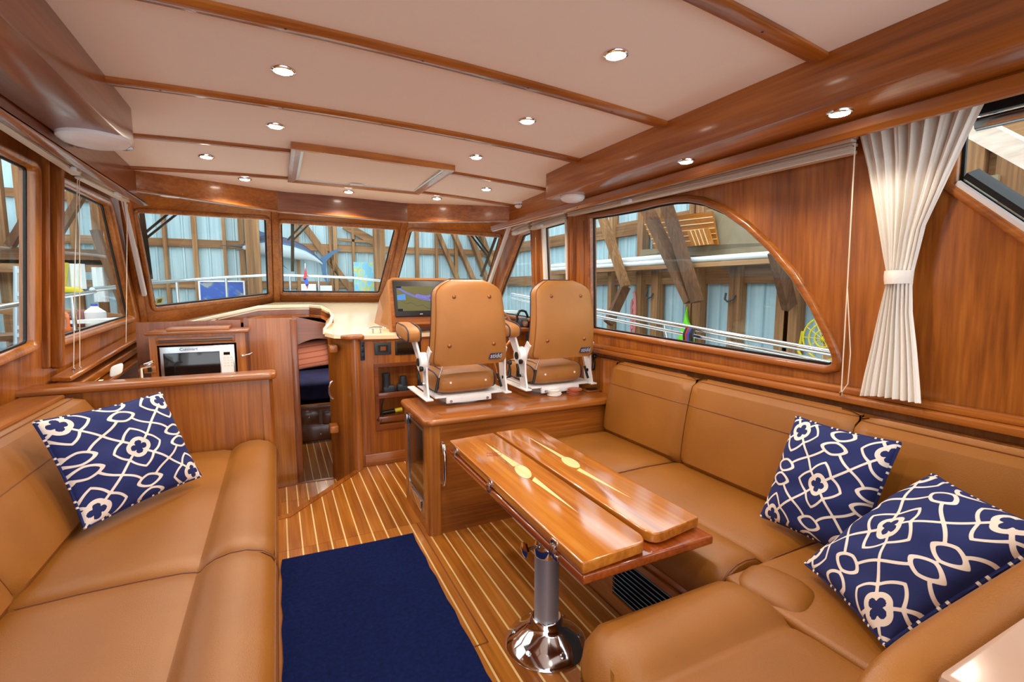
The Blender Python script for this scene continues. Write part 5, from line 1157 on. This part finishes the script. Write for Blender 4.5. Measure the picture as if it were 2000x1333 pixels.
for p0, p1, w in (((582, 425), (690, 572), 0.14), ((672, 440), (735, 475), 0.18), ((660, 468), (735, 474), 0.06)):
    a, b = fwp(*p0, 0.03), fwp(*p1, 0.03); timber('shed_brace', a, b, 0.08, w, mt_for(a, b), 'slanted timber brace on the shed end wall', 'end wall braces', up=(0, 1, 0) if False else (0, 0, 1))
for p0, p1, w in (((855, 455), (893, 545), 0.14), ((885, 455), (930, 560), 0.16), ((915, 450), (955, 560), 0.18), ((938, 455), (962, 520), 0.2)):
    a, b = at(*p0, y=11.90), at(*p1, y=11.92); timber('shed_brace', a, b, 0.1, w, mt_for(a, b), 'steep timber brace in the starboard forward corner of the shed', 'corner braces', up=(0, 1, 0))
# starboard wall framing
def swp(px, py, dx=0): return at(px, py, x=SWX-dx)
for px0, w in ((1247, 0.14), (1278, 0.16), (1361, 0.15), (1434, 0.17), (1530, 0.17), (1548, 0.17), (1190, 0.10), (1345, 0.10), (1630, 0.15)):
    p = swp(px0, 560, 0.1); a, b = V((SWX-0.03, p.y, -1.7)), V((SWX-0.03, p.y, 4.4)); timber('wall_stud', a, b, w, 0.14, 'lumber_z', 'upright stud on the starboard shed wall', 'starboard wall studs', up=(1, 0, 0))
for py0, dx in ((538, 0.10), (418, 0.08)):
    z = swp(1400, py0).z; a, b = V((SWX+0.02, -3, z)), V((SWX+0.02, FWY, z)); timber('wall_girt', a, b, 0.08, 0.24, 'lumber_y', 'long horizontal girt along the starboard shed wall', 'starboard wall girts')
for p0, p1, w, dk_ in (((1262, 405), (1350, 590), 0.20, True), ((1300, 395), (1362, 590), 0.17, True), ((1175, 420), (1222, 560), 0.14, False), ((1188, 632), (1222, 560), 0.16, True), ((1515, 490), (1542, 600), 0.16, True)):
    a, b = swp(*p0, 0.62), swp(*p1, 0.20 if p0[0] in (1515, 1188) else 0.50); timber('shed_brace', a, b, 0.09, w, mt_for(a, b, dk_), ('dark' if dk_ else 'pale')+' slanted brace along the starboard shed wall', ('dark' if dk_ else 'pale')+' starboard braces', up=(1, 0, 0))
a, b = at(1890, 240, x=4.6), at(2090, 345, x=4.4); timber('roof_brace', a, b, 0.12, 0.36, 'pale_plank_y', 'broad pale plank brace seen through the aft side window', None, up=(1, 0, 0))
for px0 in (1903, 1975): p = swp(px0, 400); a, b = V((SWX-0.05, p.y, -1.7)), V((SWX-0.05, p.y, 4.4)); timber('wall_stud', a, b, 0.16, 0.14, 'lumber_z', 'upright stud on the starboard shed wall', 'starboard wall studs', up=(1, 0, 0))
a, b = swp(1930, 268, 0.1), swp(2060, 228, 0.1); timber('roof_plate', a, b, 0.1, 0.2, 'lumber_y', 'short top plate seen through the aft side window', None)
p = at(1905, 390, x=SWX-0.15); tag(box('plywood_scrap', p+V((-0.02, -0.14, -0.22)), p+V((0.02, 0.14, 0.18)), 'plywood'), 'small plywood offcut behind the aft side window', 'board')
# shelf with pipes
z = swp(1400, 512).z
shf = tag(box('timber_shelf', (SWX-0.40, 2.6, z-0.08), (SWX-0.10, 9.0, z-0.02), 'lumber_y'), 'long lumber shelf carrying white pipes along the shed wall', 'shelf', None)
for k, (x, dz, y0, y1) in enumerate(((SWX-0.37, 0.042, 3.6, 9.0), (SWX-0.29, 0.052, 3.3, 8.8), (SWX-0.20, 0.047, 5.4, 9.0), (SWX-0.33, 0.12, 5.6, 8.9), (SWX-0.24, 0.13, 5.9, 9.0))):
    tag(tube('pipe', [(x, y0, z-0.02+dz), (x, y1, z-0.02+dz)], 0.04, 'pvc', None, n=10), 'long white plastic pipe lying on the shed shelf', 'pipe', 'pipes on the shed shelf')
tb_ = thing('stored_teak_panel', 'teak and holly floor panel stored above the shed shelf', 'panel', tuple(swp(1330, 450, 0.4)))
qa = [swp(1255, 430, 0.35), swp(1390, 413, 0.35), swp(1402, 478, 0.30), swp(1280, 486, 0.30)]
extr('board', qa, (0.03, 0, 0), 'teak_y', tb_)
for k in range(1, 6):
    t_ = k/6; tube('holly_line', [qa[0].lerp(qa[3], t_)+V((-0.003, 0, 0)), qa[1].lerp(qa[2], t_)+V((-0.003, 0, 0))], 0.007, 'holly', tb_, n=4)
tb2 = thing('stored_teak_panel', 'small square teak and holly panel leaning in front of the larger one', 'panel', tuple(swp(1370, 470, 0.5))); qb = [swp(1341, 452, 0.45), swp(1382, 446, 0.45), swp(1392, 477, 0.42), swp(1352, 481, 0.42)]
extr('board', qb, (0.03, 0, 0), 'teak_z', tb2)
for k in range(1, 5): t_ = k/5; tube('holly_line', [qb[0].lerp(qb[1], t_)+V((-0.003, 0, 0)), qb[3].lerp(qb[2], t_)+V((-0.003, 0, 0))], 0.006, 'holly', tb2, n=4)
tag(extr('plywood_sheet', [swp(1378, 410, 0.25), swp(1416, 405, 0.25), swp(1620, 470, 0.2), swp(1560, 500, 0.2), swp(1250, 500, 0.2), swp(1252, 488, 0.2), swp(1402, 478, 0.25)], (0.03, 0, 0), 'plywood'), 'large grey brown plywood sheet stored above the shed shelf', 'board')
for px0, py0 in ((1270, 580), (1427, 585)):
    p = swp(px0, py0, 0.1); tag(tube('coat_hook', [p+V((0, 0.08, 0.08)), p+V((-0.04, 0.06, 0.0)), p+V((-0.06, 0.0, -0.03)), p+V((-0.04, -0.07, 0.0)), p+V((-0.02, -0.08, 0.06))], 0.014, 'charcoal', None), 'dark metal coat hook on the starboard shed wall', 'hook', 'coat hooks')
bg_ = thing('shopping_bag', 'lime green bag hanging by the side rail', 'bag', tuple(swp(1335, 670, 0.17)))
extr('sack', [swp(a, b, 0.18) for a, b in ((1338, 610), (1341, 628), (1352, 648), (1352, 678), (1320, 672), (1328, 640), (1335, 625))], (0.06, 0, 0), 'lime', bg_, bev=0.02); tube('handle', [swp(1336, 630, 0.16), swp(1342, 600, 0.13), swp(1341, 630, 0.16)], 0.012, 'lime', bg_)
sp_ = at(1349, 645, x=2.70); sb = thing('strap_bundle', 'bundle of black straps and coloured carabiners on the side rail', 'straps', tuple(sp_))
for k in range(5): tube('strap', [sp_+V((0, 0.02*k-0.04, 0.01)), sp_+V((-0.03, 0.02*k-0.045, -0.03)), sp_+V((-0.02, 0.022*k-0.05, -0.12)), sp_+V((-0.01, 0.02*k-0.03, -0.16))], 0.009, ('black', 'black', 'blue', 'red', 'black')[k], sb, n=6)
rp = swp(1236, 640, 0.12); tag(tube('rope_coil', [rp+V((0, 0.05*math.sin(t), 0.22*math.cos(t)+0.01*k)) for k, t in enumerate(np.linspace(0, 6*math.pi, 40))], 0.022, 'pink', None, n=6), 'faded pink rope coil hanging on a stud', 'rope')
fc_ = at(1612, 662, x=4.6); fn = thing('shop_fan', 'yellow caged shop fan outside the arched window', 'fan', tuple(fc_)); 
for rr in (0.08, 0.14, 0.20): tube('cage_ring', [fc_+V((-0.02-0.1*(0.2-rr), rr*math.cos(t), rr*math.sin(t))) for t in np.linspace(0, 2*math.pi, 30)[:-1]], 0.008, 'yellow', fn, n=6, closed=True)
for k in range(12): a = k*math.pi/6; tube('cage_wire', [fc_+V((-0.04, 0, 0)), fc_+V((-0.02, 0.2*math.cos(a), 0.2*math.sin(a)))], 0.004, 'yellow', fn, n=5)
lathe('hub', [(0.05, 0), (0.05, 0.12), (0, 0.13)], fc_, 'black', fn, axis=(1, 0, 0), n=16); tube('stand', [fc_+V((0, 0.22, 0.05)), fc_+V((0, 0.25, -0.15)), fc_+V((0, 0.15, -0.28)), fc_+V((0, 0.1, -1.0)), V((fc_.x, fc_.y+0.1, -1.7))], 0.014, 'yellow', fn)
# maps and boards on the end wall
def wallmap(a, b, mt, lab, seed, frame=True):
    p, q = fwp(*a, 0.14), fwp(*b, 0.14); t = thing('wall_map', lab, 'map', tuple((p+q)/2)); n = 60; G = []; A = []; rng = np.random.default_rng(seed); K = rng.normal(size=(9, 4))*np.linspace(0.6, 3.2, 9)[:, None]
    for i in range(n):
        row = []
        for j in range(n):
            u, w = i/(n-1), j/(n-1); row.append(V((p.x+(q.x-p.x)*u, FWY-0.14, q.z+(p.z-q.z)*w)))
            v = sum(math.sin(k[0]*9*u+k[1]*7*w+k[2]*5)/(1+0.3*m_) for m_, k in enumerate(K)); A.append(min(1, max(0, 0.54+0.13*v)))
        G.append(row)
    grid_surf('sheet', G, mt, t, attr=A, smooth=False)
    if frame: sweep('frame', [V((p.x, FWY-0.14, p.z)), V((q.x, FWY-0.14, p.z)), V((q.x, FWY-0.14, q.z)), V((p.x, FWY-0.14, q.z))], [(-0.01, -0.02), (-0.01, 0.02), (0.02, 0.02), (0.02, -0.02)], (0, -1, 0), 'white_paint', t, smooth=False)
wallmap((389, 550), (478, 590), 'sea_map', 'framed deep blue sea map on the shed end wall', 2); wallmap((690, 512), (733, 575), 'pale_map', 'tall pale blue and green chart on the shed end wall', 5, False)
for a, b in (((588, 555), (619, 600)), ((623, 558), (650, 600)), ((709, 555), (735, 580))): p, q = fwp(*a, 0.1), fwp(*b, 0.1); tag(box('notice_board', (p.x, FWY-0.10, q.z), (q.x, FWY-0.071, p.z), 'paper'), 'white notice board on the shed end wall', 'board', 'white notice boards')
# mounted marlin
mf = thing('mounted_marlin', 'blue marlin trophy mounted on the shed end wall', 'fish', tuple(fwp(550, 490, 0.2)))
ax_ = [(472, 482, 3), (485, 481, 9), (500, 480, 14), (520, 479, 17), (545, 482, 18), (570, 487, 17), (595, 494, 13), (612, 502, 8), (624, 510, 4), (630, 515, 3)]
K = 20; verts = []; A = []; FY2 = FWY-0.22
for px0, py0, hh in ax_:
    c = at(px0, py0, y=FY2); r = hh*0.0127
    for k in range(K):
        a = 2*math.pi*k/K; verts.append(c+V((0, 0.5*r*math.cos(a), r*math.sin(a)))); A.append(0.1 if math.sin(a) < -0.25 else (0.45 if math.sin(a) < 0.1 else (0.55 if math.sin(a) < 0.45 else 0.7)))
faces = [(i*K+k, i*K+(k+1) % K, (i+1)*K+(k+1) % K, (i+1)*K+k) for i in range(len(ax_)-1) for k in range(K)]+[tuple(range(K)), tuple(range((len(ax_)-1)*K, len(ax_)*K))]
mesh_obj('body', verts, faces, 'marlin_skin', mf, smooth=True, attr=A)
def fin(nm, pts, mt='blue_fin'): extr(nm, [at(a, b, y=FY2) for a, b in pts], (0, 0.03, 0), mt, mf)
plain('blue_fin', (34, 96, 140), rough=0.4); M.update(MATS)
tube('bill', [at(474, 482, y=FY2), at(452, 480, y=FY2), at(430, 480, y=FY2)], 0.02, 'charcoal', mf, radii=[0.035, 0.018, 0.006]); fin('lower_jaw', [(474, 486), (460, 490), (472, 489)], 'charcoal')
fin('dorsal_fin', [(495, 466), (500, 440), (508, 452), (530, 458), (560, 466), (590, 480), (575, 474), (540, 464)]); fin('tail_fin', [(620, 509), (634, 499), (652, 489), (670, 485), (650, 498), (638, 510), (637, 528), (640, 557), (630, 538), (627, 520)]); fin('pectoral_fin', [(512, 490), (530, 498), (565, 528), (540, 512)])
# port side clutter
def pt(px, py, y=8.5): return at(px, py, y=y)
bn_ = thing('work_bench', 'timber work bench along the port side of the shed', 'bench', tuple(pt(180, 640)))
a, b = pt(-100, 665, 7.0), pt(300, 640, 9.5); beam('bench_top', a, b, 0.7, 0.06, 'lumber_dark_y', bn_)
for t_ in (0.05, 0.35, 0.65, 0.95): c = a.lerp(b, t_); box('leg', c+V((-0.3, -0.05, -1.5)), c+V((-0.2, 0.05, 0)), 'lumber_z', bn_)
tag(box('tool_chest', pt(134, 640, 8.2), pt(163, 607, 8.2)+V((0, 0.4, 0)), 'maroon', bev=0.03), 'maroon tool chest on the port work bench', 'chest'); 
jg = pt(186, 620, 8.3)+V((0, 0, 0.03)); jt = thing('water_jug', 'white plastic jug beside the maroon chest', 'jug', tuple(jg)); lathe('body', [(0.11, -0.16), (0.12, -0.14), (0.12, 0.04), (0.05, 0.10), (0.035, 0.12)], jg, 'white_plastic', jt, n=20); lathe('cap', [(0.038, 0.12), (0.038, 0.15), (0, 0.15)], jg, 'blue', jt, n=16)
hh_ = pt(118, 625, 8.0); hp = thing('orange_hand_pump', 'orange framed tool beside the maroon chest', 'tool', tuple(hh_)); tube('hoop', [hh_+V((-0.08, 0, -0.12)), hh_+V((-0.08, 0, 0.08)), hh_+V((0.0, 0, 0.14)), hh_+V((0.07, 0, 0.06)), hh_+V((0.07, 0, -0.12))], 0.02, 'orange', hp); box('foot', hh_+V((-0.1, -0.05, -0.14)), hh_+V((0.1, 0.05, -0.11)), 'orange', hp)
jk = thing('rain_jacket', 'yellow rain jacket hanging beside bright white cloth', 'jacket', tuple(pt(128, 560))); extr('cloth', [pt(a, b, 10.3) for a, b in ((112, 515), (128, 513), (124, 560), (150, 562), (168, 576), (140, 572), (112, 572))], (0, 0.16, 0), 'yellow', jk, bev=0.02)
for a, b, lab in (((124, 515), (168, 565), 'white cloth sheet hanging behind the yellow jacket'), ((178, 522), (212, 590), 'white sheet hanging forward of the yellow jacket')):
    p, q = pt(*a, 10.5), pt(*b, 10.5); G = [[V((p.x+(q.x-p.x)*u, 10.5+0.04*math.sin(14*u), q.z+(p.z-q.z)*w)) for w in (0, 0.5, 1)] for u in np.linspace(0, 1, 24)]; tag(grid_surf('hanging_sheet', G, 'paper', None, thick=(0, 0.01, 0)), lab, 'sheet')
for p0, p1, w, mtx in (((20, 480), (110, 330), 0.16, 'lumber_dark_z'), ((100, 480), (170, 365), 0.16, 'lumber_dark_z'), ((185, 450), (250, 620), 0.18, 'lumber_dark_z')):
    a, b = pt(*p0, 10.5), pt(*p1, 10.5); timber('shed_brace', a, b, 0.1, w, mtx, 'slanted brace seen through the port windows', 'port braces', up=(0, 1, 0))
for p0, p1, y_, w in (((-150, 495), (270, 505), 10.6, 0.26), ((-150, 520), (270, 520), 10.6, 0.2), ((-150, 590), (260, 625), 9.0, 0.14)):
    a, b = pt(*p0, y_), pt(*p1, y_); timber('wall_girt', a, b, 0.08, w, 'lumber_dark_x' if w > 0.25 else 'lumber_x', ('dark', 'mid brown', 'low')[(w < 0.25)+(w < 0.15)]+' horizontal girt seen through the port windows', None)
for px0, w in ((8, 0.14), (52, 0.10), (150, 0.09), (195, 0.12), (228, 0.08)):
    p = pt(px0, 500, 11); a, b = V((p.x, 11, -1.7)), V((p.x, 11, 5)); timber('wall_stud', a, b, w, 0.14, 'lumber_z', 'upright stud seen through the port windows', 'port studs', up=(0, 1, 0))
ld = thing('step_ladder', 'grey aluminium ladder standing outside the aft port window', 'ladder', tuple(pt(45, 640, 7)))
for px0 in (33, 58): tube('rail', [pt(px0, 520, 7), pt(px0, 700, 7)], 0.03, 'aluminium', ld, n=8)
for py0 in (530, 575, 590, 640, 655): beam('rung', pt(33, py0, 7), pt(58, py0, 7), 0.06, 0.04, 'aluminium', ld)
